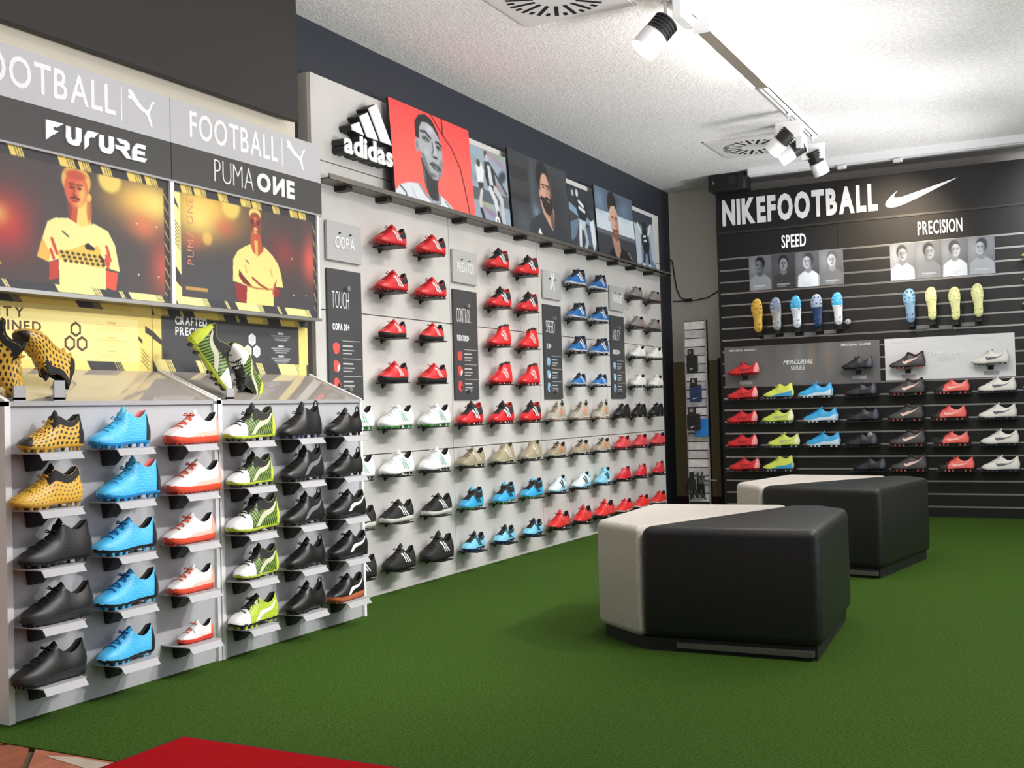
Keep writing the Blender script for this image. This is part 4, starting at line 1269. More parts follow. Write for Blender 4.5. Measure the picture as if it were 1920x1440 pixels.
sstep = lambda a, b, x: (lambda q: q * q * (3 - 2 * q))(min(1, max(0, (x - a) / (b - a))))


class Last:
    """surface of a boot: t runs from toe (0) to heel (1), u from the sole edge (0) over the top (1)"""

    def __init__(self, rim='low', turf=False, L=0.28, tip=1.0, round_toe=0.0):
        self.rim, self.zb, self.L, self.turf = RIMS[rim], ZB_TURF if turf else ZB_CLEAT, L, turf
        self.high = rim == 'sock'
        self.tip = tip
        self.rt = round_toe

    def S(self, t, u, side):
        w, zb = wfun(t), self.zb(t)
        zt = VAMP(t) * self.tip
        zt = zb + (zt - zb) * min(1, (t / .012)) if t < .012 else zt
        a = sstep(.455, .55, t)
        ph = min(u, 1) * math.pi / 2
        e = .55 + .75 * sstep(.1, .45, t)
        yv = w * math.cos(ph) ** e if u < 1 else 0
        zv = zb + (zt - zb) * math.sin(ph) ** (.8 + .15 * sstep(.1, .4, t))
        zr = self.rim(t)
        rc = .60 if not self.high else .52
        rc = rc * (1 - .1 * sstep(.8, 1, t))
        if u <= UC:
            s = u / UC
            yc = w * (1 + .10 * math.sin(s * math.pi * .9) * (1 - s) - (1 - rc) * s ** 1.5)
            zc = zb + (zr - zb) * s
        else:
            s = (u - UC) / (1 - UC)
            dep = .20 * sstep(.52, .62, t) * sstep(1.0, .93, t) + .0
            yc = w * rc * (1 - s) ** .6 * (1 - .12 * math.sin(s * math.pi))
            zc = zr + .006 * math.sin(min(1, s * 3) * math.pi) - dep * math.sin(s * math.pi / 2) ** .8
        y = yv * (1 - a) + yc * a
        z = zv * (1 - a) + zc * a
        x = t
        x -= .10 * max(0, z - .2) * sstep(.8, 1, t)          # heel leans forward towards the collar
        x += .022 * math.sin(min(1, max(0, (z - .08) / .26)) * math.pi) * sstep(.88, 1, t)
        x += .02 * sstep(.1, 0, t) * max(0, (z - zb) / .1)     # toe tip slopes back
        y = side * y + .012 * math.sin(2 * math.pi * t)
        return Vector(((x - .5) * self.L, y * self.L, z * self.L))

    def P(self, t, u, side, off):
        p = self.S(t, u, side)
        if not off:
            return p
        d = .004
        t0, t1 = max(.001, t - d), min(.999, t + d)
        u0, u1 = max(0, u - d), min(1, u + d)
        n = (self.S(t1, u, side) - self.S(t0, u, side)).cross(self.S(t, u1, side) - self.S(t, u0, side))
        n = n * (-side)
        if n.length < 1e-12:
            return p
        return p + n.normalized() * off * self.L / .28


def upper_meshes(last, M=34, N=11):
    ts = [0.5 - 0.5 * math.cos(math.pi * i / M) for i in range(M + 1)]
    ts = [.75 * a + .25 * i / M for i, a in enumerate(ts)]
    us = [UC * k / (N - 4) for k in range(N - 3)] + [UC + (1 - UC) * k / 4 for k in (1, 2, 3, 4)]
    cols = [(-1, u) for u in us] + [(1, u) for u in us[-2::-1]]
    V, UV = [], []
    for t in ts:
        for sd, u in cols:
            V.append(last.S(t, u, sd))
            UV.append((t, u))
    n = len(cols)
    up_, ln = [], []
    for i in range(M):
        for k in range(n - 1):
            f = [i * n + k, i * n + k + 1, (i + 1) * n + k + 1, (i + 1) * n + k]
            u = max(cols[k][1], cols[k + 1][1])
            tm = (ts[i] + ts[i + 1]) / 2
            (ln if (tm > .535 and u > UC + .02) else up_).append(f)
    return V, UV, up_, ln


def compact(V, F, UV=None):
    used = sorted({i for f in F for i in f})
    mp = {a: b for b, a in enumerate(used)}
    return [V[i] for i in used], [[mp[i] for i in f] for f in F], ([UV[i] for i in used] if UV else None)


def patch(last, fn, na, nb, off=.0012, sides=(-1, 1)):
    """fn(a, b) -> (t, u); grid laid over both sides of the boot"""
    V, F, UV = [], [], []
    for sd in sides:
        n0 = len(V)
        for i in range(na + 1):
            for j in range(nb + 1):
                t, u = fn(i / na, j / nb)
                V.append(last.P(t, u, sd, off))
                UV.append((t, u))
        for i in range(na):
            for j in range(nb):
                q = [n0 + i * (nb + 1) + j, n0 + i * (nb + 1) + j + 1, n0 + (i + 1) * (nb + 1) + j + 1, n0 + (i + 1) * (nb + 1) + j]
                F.append(q if sd < 0 else q[::-1])
    return V, F, UV


def ribbon(last, e1, e2, n=16, m=2, off=.0016, sides=(-1, 1)):
    """patch between two edge polylines given in (t, u)"""
    def along(e, a):
        e = np.array(e)
        s = np.linspace(0, 1, len(e))
        return float(np.interp(a, s, e[:, 0])), float(np.interp(a, s, e[:, 1]))

    def fn(a, b):
        p, q = along(e1, a), along(e2, a)
        return p[0] + (q[0] - p[0]) * b, p[1] + (q[1] - p[1]) * b
    return patch(last, fn, n, m, off, sides)


def sole_mesh(last, t0, t1, th, n=22, ex=1.03, top=.012):
    V, F = [], []
    for i in range(n + 1):
        t = t0 + (t1 - t0) * i / n
        t = min(max(t, .002), .998)
        a, b = last.S(t, 0, -1), last.S(t, 0, 1)
        c = (a + b) / 2
        zt = last.zb(t) * last.L
        bot = (last.zb(t) - th) * last.L if not last.turf else max(.014, .014 + .05 * sstep(.16, 0, t)) * last.L
        ax = c + (a - c) * ex
        bx = c + (b - c) * ex
        for p, z in ((ax, zt + top * last.L), (ax, zt - .3 * (zt - bot)), (c + (a - c) * .93, bot), (c + (b - c) * .93, bot), (bx, zt - .3 * (zt - bot)), (bx, zt + top * last.L)):
            x = p.x
            if t < .05:
                x = p.x - .008 * last.L * (1 - t / .05)
            if t > .95:
                x = p.x + .010 * last.L * (t - .95) / .05
            V.append((x, p.y, z))
    for i in range(n):
        for k in range(5):
            F.append([i * 6 + k, (i + 1) * 6 + k, (i + 1) * 6 + k + 1, i * 6 + k + 1])
    F.append([0, 1, 2, 3, 4, 5])
    F.append([n * 6 + k for k in range(6)][::-1])
    return V, F


def stud_mesh(last, th, small=False):
    mb = MB()
    if last.turf:
        for t in np.linspace(.10, .94, 12):
            for f in (-.82, -.3, .3, .82):
                x, y = (t - .5) * last.L, f * wfun(t) * last.L * .9
                mb.cyl((x, y, 0), (x, y, .03 * last.L), .014 * last.L, .017 * last.L, 6)
        return mb
    for t, f in ((.10, .45), (.19, .74), (.30, .78), (.41, .74), (.28, .0), (.76, .66), (.90, .58)):
        for sd in ((-1, 1) if f else (1,)):
            x, y = (t - .5) * last.L, sd * f * wfun(t) * last.L
            z = (last.zb(t) - th * .6) * last.L
            zlo = 0.0 if t > .15 else .018 * last.L
            mb.cyl((x, y, zlo), (x, y, z), .021 * last.L, .031 * last.L, 8)
    return mb


def lace_mesh(last, t0=.25, t1=.455, n=5):
    V, F, UV = [], [], []
    for k in range(n):
        tc = t0 + (t1 - t0) * k / (n - 1)
        rows = []
        for dt, off in ((-.012, .0006), (-.006, .0032), (.006, .0032), (.012, .0006)):
            row = []
            for i in range(9):
                q = -1 + 2 * i / 8
                u = 1 - .36 * abs(q)
                sd = -1 if q <= 0 else 1
                row.append(last.P(min(.47, tc + dt + .018 * abs(q) * (1 if k % 2 else -1)), u, sd, off))
            rows.append(row)
        n0 = len(V)
        for r_ in rows:
            V += r_
            UV += [(0, 0)] * 9
        for r_ in range(3):
            for i in range(8):
                F.append([n0 + r_ * 9 + i, n0 + r_ * 9 + i + 1, n0 + (r_ + 1) * 9 + i + 1, n0 + (r_ + 1) * 9 + i])
    # bow
    c = last.P(.465, 1, 1, .004)
    mb = MB()
    for sd in (-1, 1):
        pts = [c + Vector((0, 0, 0)), c + Vector((-.02, sd * .05, .03)) * last.L, c + Vector((.0, sd * .10, .0)) * last.L, c + Vector((.03, sd * .06, -.01)) * last.L, c]
        mb.tube(pts, .0085 * last.L, 5)
    n0 = len(V)
    V += [Vector(v) for v in mb.v]
    F += [[i + n0 for i in f] for f in mb.f]
    return V, F


def tongue_mesh(last, hgt=.09, wd=.062):
    V, F = [], []
    zr = last.rim(.56)
    L = last.L
    n, m_ = 6, 6
    for lay in (0, 1):
        for i in range(n + 1):
            s = i / n
            x = .455 + .105 * s + (.016 if lay else 0)
            z = VAMP(.455) * last.tip - .02 + (zr + hgt - VAMP(.455) * last.tip + .02) * s
            w = wd * (1 - .35 * s ** 3)
            for j in range(m_ + 1):
                q = -1 + 2 * j / m_
                V.append(((x - .5 + .02 * q * q) * L, w * q * L, (z - .02 * q * q - (.05 * max(0, s - .8) * 5 * q * q)) * L))
    w_ = m_ + 1
    h0 = (n + 1) * w_
    for i in range(n):
        for j in range(m_):
            a = [i * w_ + j, i * w_ + j + 1, (i + 1) * w_ + j + 1, (i + 1) * w_ + j]
            F += [a, [h0 + k for k in a[::-1]]]
    for j in range(m_):
        F.append([n * w_ + j, n * w_ + j + 1, h0 + n * w_ + j + 1, h0 + n * w_ + j])
    for i in range(n):
        F.append([i * w_, (i + 1) * w_, h0 + (i + 1) * w_, h0 + i * w_])
        F.append([i * w_ + m_, h0 + i * w_ + m_, h0 + (i + 1) * w_ + m_, (i + 1) * w_ + m_])
    return V, F


BOOTS = {}
SHINE = 0.36


def cm(c, rough=SHINE):
    return mat('boot %d %d %d' % tuple(c), c, rough, bump=(160, 0.06))


def boot(style):
    """first call builds the boot of a style, later calls return copies with copied parts"""
    if style in BOOTS:
        src = BOOTS[style]
        r_ = src.copy()
        COL.objects.link(r_)
        for ch in src.children:
            c = ch.copy()
            COL.objects.link(c)
            c.parent = r_
        return r_
    d = STYLES[style]
    last = Last(d.get('rim', 'low'), d.get('turf', False), d.get('L', .256), d.get('tip', .95))
    root = bpy.data.objects.new('football_boot', None)
    root.empty_display_size = .05
    COL.objects.link(root)
    BOOTS[style] = root
    V, UV, up_, ln = upper_meshes(last)
    um = d['upper'] if not isinstance(d['upper'], tuple) else cm(d['upper'])
    v, f, uv = compact(V, up_, UV)
    mesh_obj('upper', v, f, um, root, True, uv)
    v, f, uv = compact(V, ln, UV)
    mesh_obj('lining', v, f, cm(d.get('lining', (40, 38, 38)), .8), root, True)
    th = .030 if not last.turf else .07
    if 'fore' in d:
        v, f = sole_mesh(last, 0, .40, th)
        mesh_obj('forefoot_plate', v, f, cm(d['fore']), root, True)
        v, f = sole_mesh(last, .40, 1, th)
        mesh_obj('sole_plate', v, f, cm(d['sole']), root, True)
    else:
        v, f = sole_mesh(last, 0, 1, th)
        mesh_obj('sole_plate', v, f, cm(d['sole']), root, True)
    st_ = stud_mesh(last, th).obj('studs', cm(d.get('studs', d['sole'])), root)
    st_['kind'] = 'stuff'
    if d.get('laces'):
        v, f = lace_mesh(last)
        mesh_obj('laces', v, f, cm(d['laces'], .7), root, True)
    if d.get('tongue'):
        v, f = tongue_mesh(last, d.get('tongue_h', .07))
        mesh_obj('tongue', v, f, cm(d['tongue'], .7), root, True)
    if d.get('toe'):
        tb_ = d.get('toe_t', (.30, .34))
        v, f, uv = patch(last, lambda a, b: (max(.002, (tb_[0] + (tb_[1] - tb_[0]) * b) * a), b * 1.0), 12, 10, .0012)
        mesh_obj('toe_cap', v, f, cm(d['toe']), root, True)
    if d.get('collar'):
        lo = d.get('collar_u', (.30, .50))
        t0 = d.get('collar_t', .47)
        v, f, uv = patch(last, lambda a, b: (t0 + (1 - t0 - .0005) * a, (lo[0] + (lo[1] - lo[0]) * a) + (UC + .015 - (lo[0] + (lo[1] - lo[0]) * a)) * b), 18, 8, .0014)
        mesh_obj('collar', v, f, cm(d['collar'], .75), root, True)
    if d.get('throat'):
        v, f, uv = patch(last, lambda a, b: (.22 + .30 * a, 1 - (.26 + .2 * a) * b), 12, 5, .0011)
        mesh_obj('throat', v, f, cm(d['throat'], .6), root, True)
    if d.get('heel'):
        v, f, uv = patch(last, lambda a, b: (.86 + .08 * b * b + (.1395 - .08 * b * b) * a, .02 + .62 * b), 8, 6, .0014)
        mesh_obj('heel_counter', v, f, cm(d['heel']), root, True)
    if d.get('midband'):
        v, f, uv = patch(last, lambda a, b: (d['midband'][1] + (d['midband'][2] - d['midband'][1]) * a + .06 * b, b * .70), 14, 8, .0010)
        mesh_obj('side_panel', v, f, d['midband'][0], root, True, uv)
    if d.get('lower'):
        v, f, uv = patch(last, lambda a, b: (.30 + .695 * a, (.05 + .30 * a) * b), 16, 4, .0011)
        mesh_obj('side_panel', v, f, d['lower'] if not isinstance(d['lower'], tuple) else cm(d['lower']), root, True, uv)
    if d.get('bars'):
        c = cm(d['bars'], .5)
        b0_, sp_, wd_ = d.get('bars_at', (.44, .075, .040))
        for k in range(3):
            tb0 = b0_ + sp_ * k
            for sd in (-1, 1):
                v, f, uv = ribbon(last, [(tb0 + .11, .12), (tb0 + .06, .34), (tb0 + .01, .56)], [(tb0 + .11 + wd_, .12), (tb0 + .06 + wd_, .34), (tb0 + .01 + wd_, .56)], 6, 2, .0022, (sd,))
                mesh_obj('side_stripe', v, f, c, root, True)
    for sd in (-1, 1):
        if d.get('strip'):
            v, f, uv = ribbon(last, [(.36, .05), (.45, .20), (.54, .32), (.70, .48), (.87, .62)], [(.47, .05), (.54, .16), (.62, .25), (.77, .40), (.93, .60)], 16, 3, .0022, (sd,))
            mesh_obj('form_strip', v, f, cm(d['strip'], .5), root, True)
        if d.get('check'):
            v, f, uv = ribbon(last, [(.40, .44), (.42, .32), (.47, .27), (.58, .33), (.70, .44), (.93, .66)], [(.40, .44), (.40, .24), (.46, .10), (.60, .20), (.72, .36), (.93, .66)], 18, 2, .0022, (sd,))
            mesh_obj('check_mark', v, f, cm(d['check'], .5), root, True)
    if d.get('loop'):
        p = last.S(.985, UC, 1)
        mb = MB()
        L = last.L
        mb.tube([(p.x, 0, p.z - .03 * L), (p.x + .03 * L, 0, p.z + .02 * L), (p.x + .015 * L, 0, p.z + .075 * L), (p.x - .03 * L, 0, p.z + .085 * L), (p.x - .065 * L, 0, p.z + .05 * L), (p.x - .075 * L, 0, p.z - .02 * L)], .013 * L, 6)
        mb.obj('heel_loop', cm(d['loop'], .6), root, True)
    if d.get('strap'):
        v, f, uv = patch(last, lambda a, b: (.36 + .10 * a, .30 + .70 * b), 4, 12, .004)
        mesh_obj('strap', v, f, cm(d['strap'], .5), root, True)
    return root


NET = pattern_mat('yellow net print', (222, 176, 62), (34, 30, 26), 'dots', 13, 7.2, .28)
NETS = pattern_mat('yellow net print fine', (226, 178, 64), (70, 52, 26), 'dots', 17, 9, .20)
BLUENET = pattern_mat('sky blue net print', (66, 182, 236), (112, 210, 246), 'dots', 22, 12, .26)
BLKNET = pattern_mat('black net print', (25, 24, 24), (40, 39, 38), 'dots', 26, 13, .30)
GRNBAND = pattern_mat('green and black bands', (126, 158, 62), (50, 62, 34), 'bands', 22, 3.0, .52)
LIMEBAND = pattern_mat('lime bands', (190, 212, 62), (110, 140, 52), 'bands', 22, 2.2, .16)
BLUEW = pattern_mat('blue white flecks', (226, 234, 240), (150, 200, 232), 'dots', 34, 14, .30)
FLECK = pattern_mat('grey flecks', (150, 148, 146), (96, 92, 92), 'dots', 30, 13, .34)
K_BLK, WHT, RED = (24, 23, 23), (238, 238, 236), (212, 36, 44)
ORG = (238, 104, 66)
STYLES = {
    # grey stands
    'net_black_toe': dict(rim='mid', upper=NET, sole=(206, 160, 56), studs=(206, 160, 56), toe=(38, 34, 30), toe_t=(.10, .16), collar=K_BLK, collar_u=(.50, .62), laces=(206, 160, 56), tongue=K_BLK, heel=K_BLK),
    'net_yellow': dict(rim='mid', upper=NETS, sole=(204, 156, 60), studs=(180, 140, 60), collar=K_BLK, collar_u=(.46, .56), laces=(206, 160, 60), tongue=K_BLK),
    'black_knit': dict(rim='mid', upper=BLKNET, sole=(24, 24, 25), studs=(60, 60, 62), laces=(30, 29, 28), tongue=K_BLK),
    'black_turf': dict(rim='low', turf=True, upper=BLKNET, sole=(52, 53, 57), studs=(40, 40, 42), laces=(20, 20, 20), tongue=K_BLK, loop=None),
    'sky_high': dict(rim='mid', upper=BLUENET, sole=(40, 150, 214), studs=(52, 160, 222), laces=(72, 184, 232), tongue=(96, 200, 240), heel=(36, 40, 48), lining=(226, 120, 120)),
    'sky_low': dict(rim='low', upper=BLUENET, sole=(26, 28, 32), studs=(70, 180, 230), laces=(26, 110, 178), tongue=(48, 160, 218), heel=(26, 30, 38)),
    'white_orange': dict(rim='low', turf=True, upper=(230, 226, 224), sole=(236, 84, 56), studs=(190, 30, 30), laces=ORG, tongue=(238, 236, 236), heel=(240, 176, 156), lower=pattern_mat('pale orange fade', (240, 206, 194), (236, 172, 150), 'dots', 30, 16, .3)),
    'toddler': dict(rim='low', turf=True, L=.165, upper=(228, 224, 222), sole=(226, 60, 44), studs=(190, 30, 30), laces=ORG, tongue=(236, 234, 234), heel=ORG, strap=(216, 216, 218)),
    'lime_mid': dict(rim='mid', upper=(120, 140, 60), midband=(GRNBAND, .26, .93), sole=(196, 212, 60), studs=(60, 62, 66), toe=WHT, toe_t=(.30, .36), collar=(34, 33, 32), collar_u=(.40, .52), throat=(34, 33, 32), laces=(30, 30, 30), tongue=(34, 33, 32), heel=(206, 220, 70), strip=(206, 206, 180)),
    'lime_low': dict(rim='low', upper=(196, 214, 70), midband=(LIMEBAND, .26, .92), sole=(30, 30, 30), studs=(186, 206, 60), toe=WHT, toe_t=(.26, .32), throat=(30, 30, 30), laces=(28, 28, 28), tongue=(30, 30, 30), strip=(244, 244, 240)),
    'black_peak': dict(rim='mid', upper=(26, 25, 25), sole=(28, 28, 30), studs=(66, 80, 110), tongue=(36, 36, 36), tongue_h=.09, laces=(30, 30, 30), loop=(30, 30, 30)),
    'black_grey_strip': dict(rim='mid', upper=(26, 25, 25), sole=(26, 26, 27), studs=(60, 60, 62), tongue=(36, 36, 36), laces=(28, 28, 28), loop=(32, 32, 32), strip=(120, 120, 122)),
    'black_loop': dict(rim='low', upper=(25, 24, 24), sole=(24, 24, 25), studs=(50, 50, 52), tongue=(34, 34, 34), tongue_h=.11, laces=(24, 24, 24), loop=(34, 34, 34)),
    'black_white_strip': dict(rim='low', turf=True, upper=(25, 24, 25), sole=(34, 34, 35), studs=(28, 28, 28), tongue=(30, 30, 30), laces=(22, 22, 22), strip=WHT),
    'black_gum': dict(rim='low', turf=True, upper=(27, 27, 29), sole=(198, 106, 66), studs=(170, 84, 52), tongue=(30, 30, 30), laces=(22, 22, 22), strip=WHT),
    # cement wall
    'red_stripe': dict(upper=RED, sole=(196, 30, 36), studs=(120, 18, 24), collar=(34, 32, 32), collar_t=.70, collar_u=(.34, .30), laces=(176, 26, 34), tongue=RED, bars=WHT),
    'red_black_sole': dict(turf=True, upper=(220, 48, 52), sole=(34, 32, 32), studs=K_BLK, collar=(34, 32, 32), collar_t=.86, collar_u=(.5, .45), laces=(200, 40, 46), tongue=(214, 44, 48), bars=WHT, bars_at=(.47, .06, .032)),
    'white_green': dict(upper=WHT, sole=(228, 232, 230), studs=(74, 176, 70), laces=(232, 234, 234), tongue=WHT, bars=(176, 218, 206)),
    'white_dark_stud': dict(upper=WHT, sole=(232, 234, 234), studs=(54, 54, 58), laces=(232, 234, 234), tongue=WHT, bars=(176, 216, 206)),
    'black_three': dict(turf=True, upper=(24, 23, 23), sole=(226, 224, 216), studs=(40, 36, 34), laces=(22, 22, 22), tongue=(30, 30, 30), bars=WHT, heel=(44, 42, 40)),
    'black_three_dark': dict(turf=True, upper=(24, 23, 23), sole=(34, 33, 32), studs=(30, 28, 26), laces=(22, 22, 22), tongue=(30, 30, 30), tongue_h=.12, bars=WHT),
    'red_black_high': dict(rim='mid', upper=(214, 36, 44), sole=(206, 40, 44), studs=(110, 20, 24), collar=(38, 36, 36), collar_u=(.24, .34), throat=(38, 36, 36), tongue=(40, 38, 38), tongue_h=.06, laces=(40, 36, 36), bars=WHT, lining=(190, 40, 44)),
    'red_sock': dict(rim='sock', upper=(222, 42, 48), sole=(196, 34, 40), studs=(150, 26, 30), collar=(34, 32, 32), collar_t=.60, collar_u=(.69, .66), bars=(244, 214, 210), bars_at=(.44, .065, .034), lining=(40, 36, 36)),
    'gold': dict(rim='low', upper=(158, 148, 120), sole=(176, 168, 146), studs=(70, 66, 60), laces=(120, 112, 92), tongue=(146, 136, 110), bars=(226, 220, 200)),
    'gold_sock': dict(rim='mid', upper=(166, 156, 128), sole=(190, 184, 166), studs=(60, 58, 54), bars=(232, 226, 208), lining=(90, 84, 70)),
    'blue_black_high': dict(rim='mid', upper=(60, 172, 222), sole=(70, 176, 222), studs=(104, 160, 60), collar=(32, 31, 32), collar_u=(.30, .42), throat=(32, 31, 32), tongue=(120, 200, 232), laces=(30, 30, 30), bars=(26, 40, 56), heel=(110, 196, 230)),
    'pale_blue_low': dict(rim='low', upper=(128, 206, 234), sole=(36, 52, 92), studs=(40, 66, 120), collar=(30, 30, 31), collar_t=.62, collar_u=(.52, .5), throat=(30, 30, 31), tongue=(30, 30, 31), tongue_h=.10, laces=(28, 28, 28), bars=(24, 44, 66)),
    'blue_dark': dict(rim='mid', upper=(34, 108, 178), sole=(214, 216, 220), studs=(60, 62, 66), collar=(34, 36, 42), collar_u=(.34, .44), throat=(34, 36, 42), bars=(230, 234, 240), lining=(30, 30, 34)),
    'blue_small': dict(rim='low', L=.205, upper=(36, 112, 184), sole=(210, 212, 216), studs=(60, 62, 66), collar=(34, 36, 42), collar_t=.6, collar_u=(.5, .5), throat=(34, 36, 42), tongue=(34, 36, 42), bars=(230, 234, 240)),
    'stone_orange': dict(rim='mid', upper=(178, 172, 156), sole=(226, 222, 216), studs=(214, 170, 150), tongue=(130, 124, 108), tongue_h=.06, laces=(120, 114, 100), bars=(246, 166, 122), lining=(80, 78, 72), loop=(90, 86, 80)),
    'stone_small': dict(rim='low', L=.225, upper=(164, 150, 124), sole=(200, 196, 188), studs=(40, 38, 36), tongue=(60, 56, 52), laces=(50, 48, 44), bars=(244, 158, 118), lining=(50, 48, 46)),
    'ice_black': dict(rim='mid', upper=(222, 236, 240), sole=(120, 190, 216), studs=(44, 52, 66), collar=(112, 186, 206), collar_t=.8, collar_u=(.5, .4), bars=(24, 28, 34), lower=(150, 208, 226)),
    'ice_blue': dict(rim='mid', upper=(138, 204, 226), sole=(90, 176, 214), studs=(44, 60, 96), tongue=(120, 200, 228), laces=(170, 220, 236), bars=(24, 34, 50), lower=BLUEW),
    'flame_low': dict(rim='low', upper=(222, 50, 48), sole=(52, 42, 44), studs=(40, 36, 38), laces=(206, 44, 44), tongue=(222, 52, 50), tongue_h=.11, bars=(228, 104, 92), collar=(52, 54, 66), collar_t=.84, collar_u=(.5, .42)),
    'camo': dict(rim='low', upper=FLECK, sole=(84, 74, 72), studs=(60, 50, 48), laces=(140, 138, 136), heel=(216, 110, 84), lower=pattern_mat('grey rust flecks', (130, 122, 118), (176, 104, 84), 'dots', 24, 18, .26)),
    'white_band': dict(rim='low', upper=(232, 230, 226), sole=(226, 226, 224), studs=(50, 48, 48), laces=(228, 226, 224), tongue=(236, 234, 230), heel=(232, 176, 160)),
    'all_black': dict(rim='low', upper=(30, 29, 29), sole=(28, 28, 28), studs=(34, 33, 33), laces=(32, 31, 31), tongue=(38, 37, 37)),
    'coral': dict(rim='low', upper=pattern_mat('coral red print', (206, 58, 66), (222, 96, 100), 'dots', 26, 14, .3), sole=(150, 34, 40), studs=(120, 30, 36), laces=(196, 52, 60)),
    'cherry': dict(rim='mid', upper=(206, 40, 52), sole=(40, 34, 36), studs=(36, 32, 34), throat=(216, 92, 100), lining=(120, 30, 40)),
    'cherry_white': dict(rim='low', upper=(228, 54, 50), sole=(226, 218, 212), studs=(60, 36, 36), laces=(214, 40, 46), tongue=(214, 44, 46)),
    # slatwall
    'n_red': dict(rim='low', L=0.262, upper=(218, 48, 54), sole=(150, 20, 28), studs=(170, 30, 36), laces=(196, 36, 44), tongue=(214, 46, 52), heel=(240, 150, 150), check=(168, 28, 38)),
    'n_lime_blue': dict(rim='mid', L=0.255, upper=(214, 224, 92), sole=(60, 64, 60), studs=(170, 190, 190), laces=(170, 200, 70), lower=(60, 156, 206), lining=(170, 200, 70)),
    'n_lime': dict(rim='low', L=0.262, upper=(216, 226, 100), sole=(110, 160, 40), studs=(190, 200, 190), laces=(180, 206, 70), tongue=(196, 216, 80), heel=(230, 234, 190), check=(176, 186, 130)),
    'n_blue_white': dict(rim='low', L=0.276, upper=(60, 170, 226), sole=(216, 232, 240), studs=(220, 230, 236), laces=(40, 150, 214), tongue=(50, 160, 220), lower=BLUEW),
    'n_black': dict(rim='low', L=0.245, upper=(40, 43, 50), sole=(24, 24, 26), studs=(40, 42, 48), laces=(34, 36, 42), tongue=(40, 42, 50), heel=(66, 74, 90), check=(24, 25, 28)),
    'n_grey_orange': dict(rim='mid', L=0.27, upper=(74, 72, 72), sole=(40, 36, 36), studs=(224, 112, 92), collar=(32, 30, 30), collar_u=(.58, .60), collar_t=.5, heel=(70, 66, 66), check=(246, 206, 194), lining=(200, 90, 76)),
    'n_coral': dict(rim='low', L=0.254, upper=(236, 100, 92), sole=(60, 36, 34), studs=(230, 130, 120), toe=(46, 42, 44), toe_t=(.26, .34), laces=(206, 74, 70), tongue=(220, 84, 80), check=(250, 190, 176)),
    'n_white': dict(rim='low', L=0.268, upper=(228, 224, 216), sole=(212, 210, 206), studs=(70, 78, 92), laces=(216, 212, 206), tongue=(226, 222, 216), check=(92, 94, 100)),
    'n_green': dict(rim='low', L=.285, upper=(150, 190, 60), sole=(70, 100, 40), studs=(200, 206, 120), laces=(90, 120, 50), check=(40, 60, 30)),
    's_yellow': dict(L=.276, upper=(210, 166, 60), sole=(222, 180, 76), fore=(226, 184, 78), studs=(190, 146, 60)),
    's_grey': dict(L=.268, upper=(190, 196, 206), sole=(176, 172, 168), fore=(140, 152, 172), studs=(160, 174, 200)),
    's_ice': dict(L=.262, upper=(210, 220, 230), sole=(226, 230, 236), fore=(70, 180, 230), studs=(170, 190, 210)),
    's_navy': dict(L=.268, upper=(40, 60, 110), sole=(38, 66, 110), fore=(176, 188, 206), studs=(50, 90, 150)),
    's_sky': dict(L=.265, upper=(150, 170, 190), sole=(136, 170, 200), fore=(140, 190, 216), studs=(90, 120, 160)),
    's_pale': dict(L=.255, upper=(170, 200, 80), sole=(236, 236, 170), fore=(238, 238, 176), studs=(226, 226, 150)),
    's_pale_flat': dict(L=.255, upper=(170, 200, 80), sole=(234, 234, 168), fore=(236, 236, 172), studs=(234, 234, 168)),
}
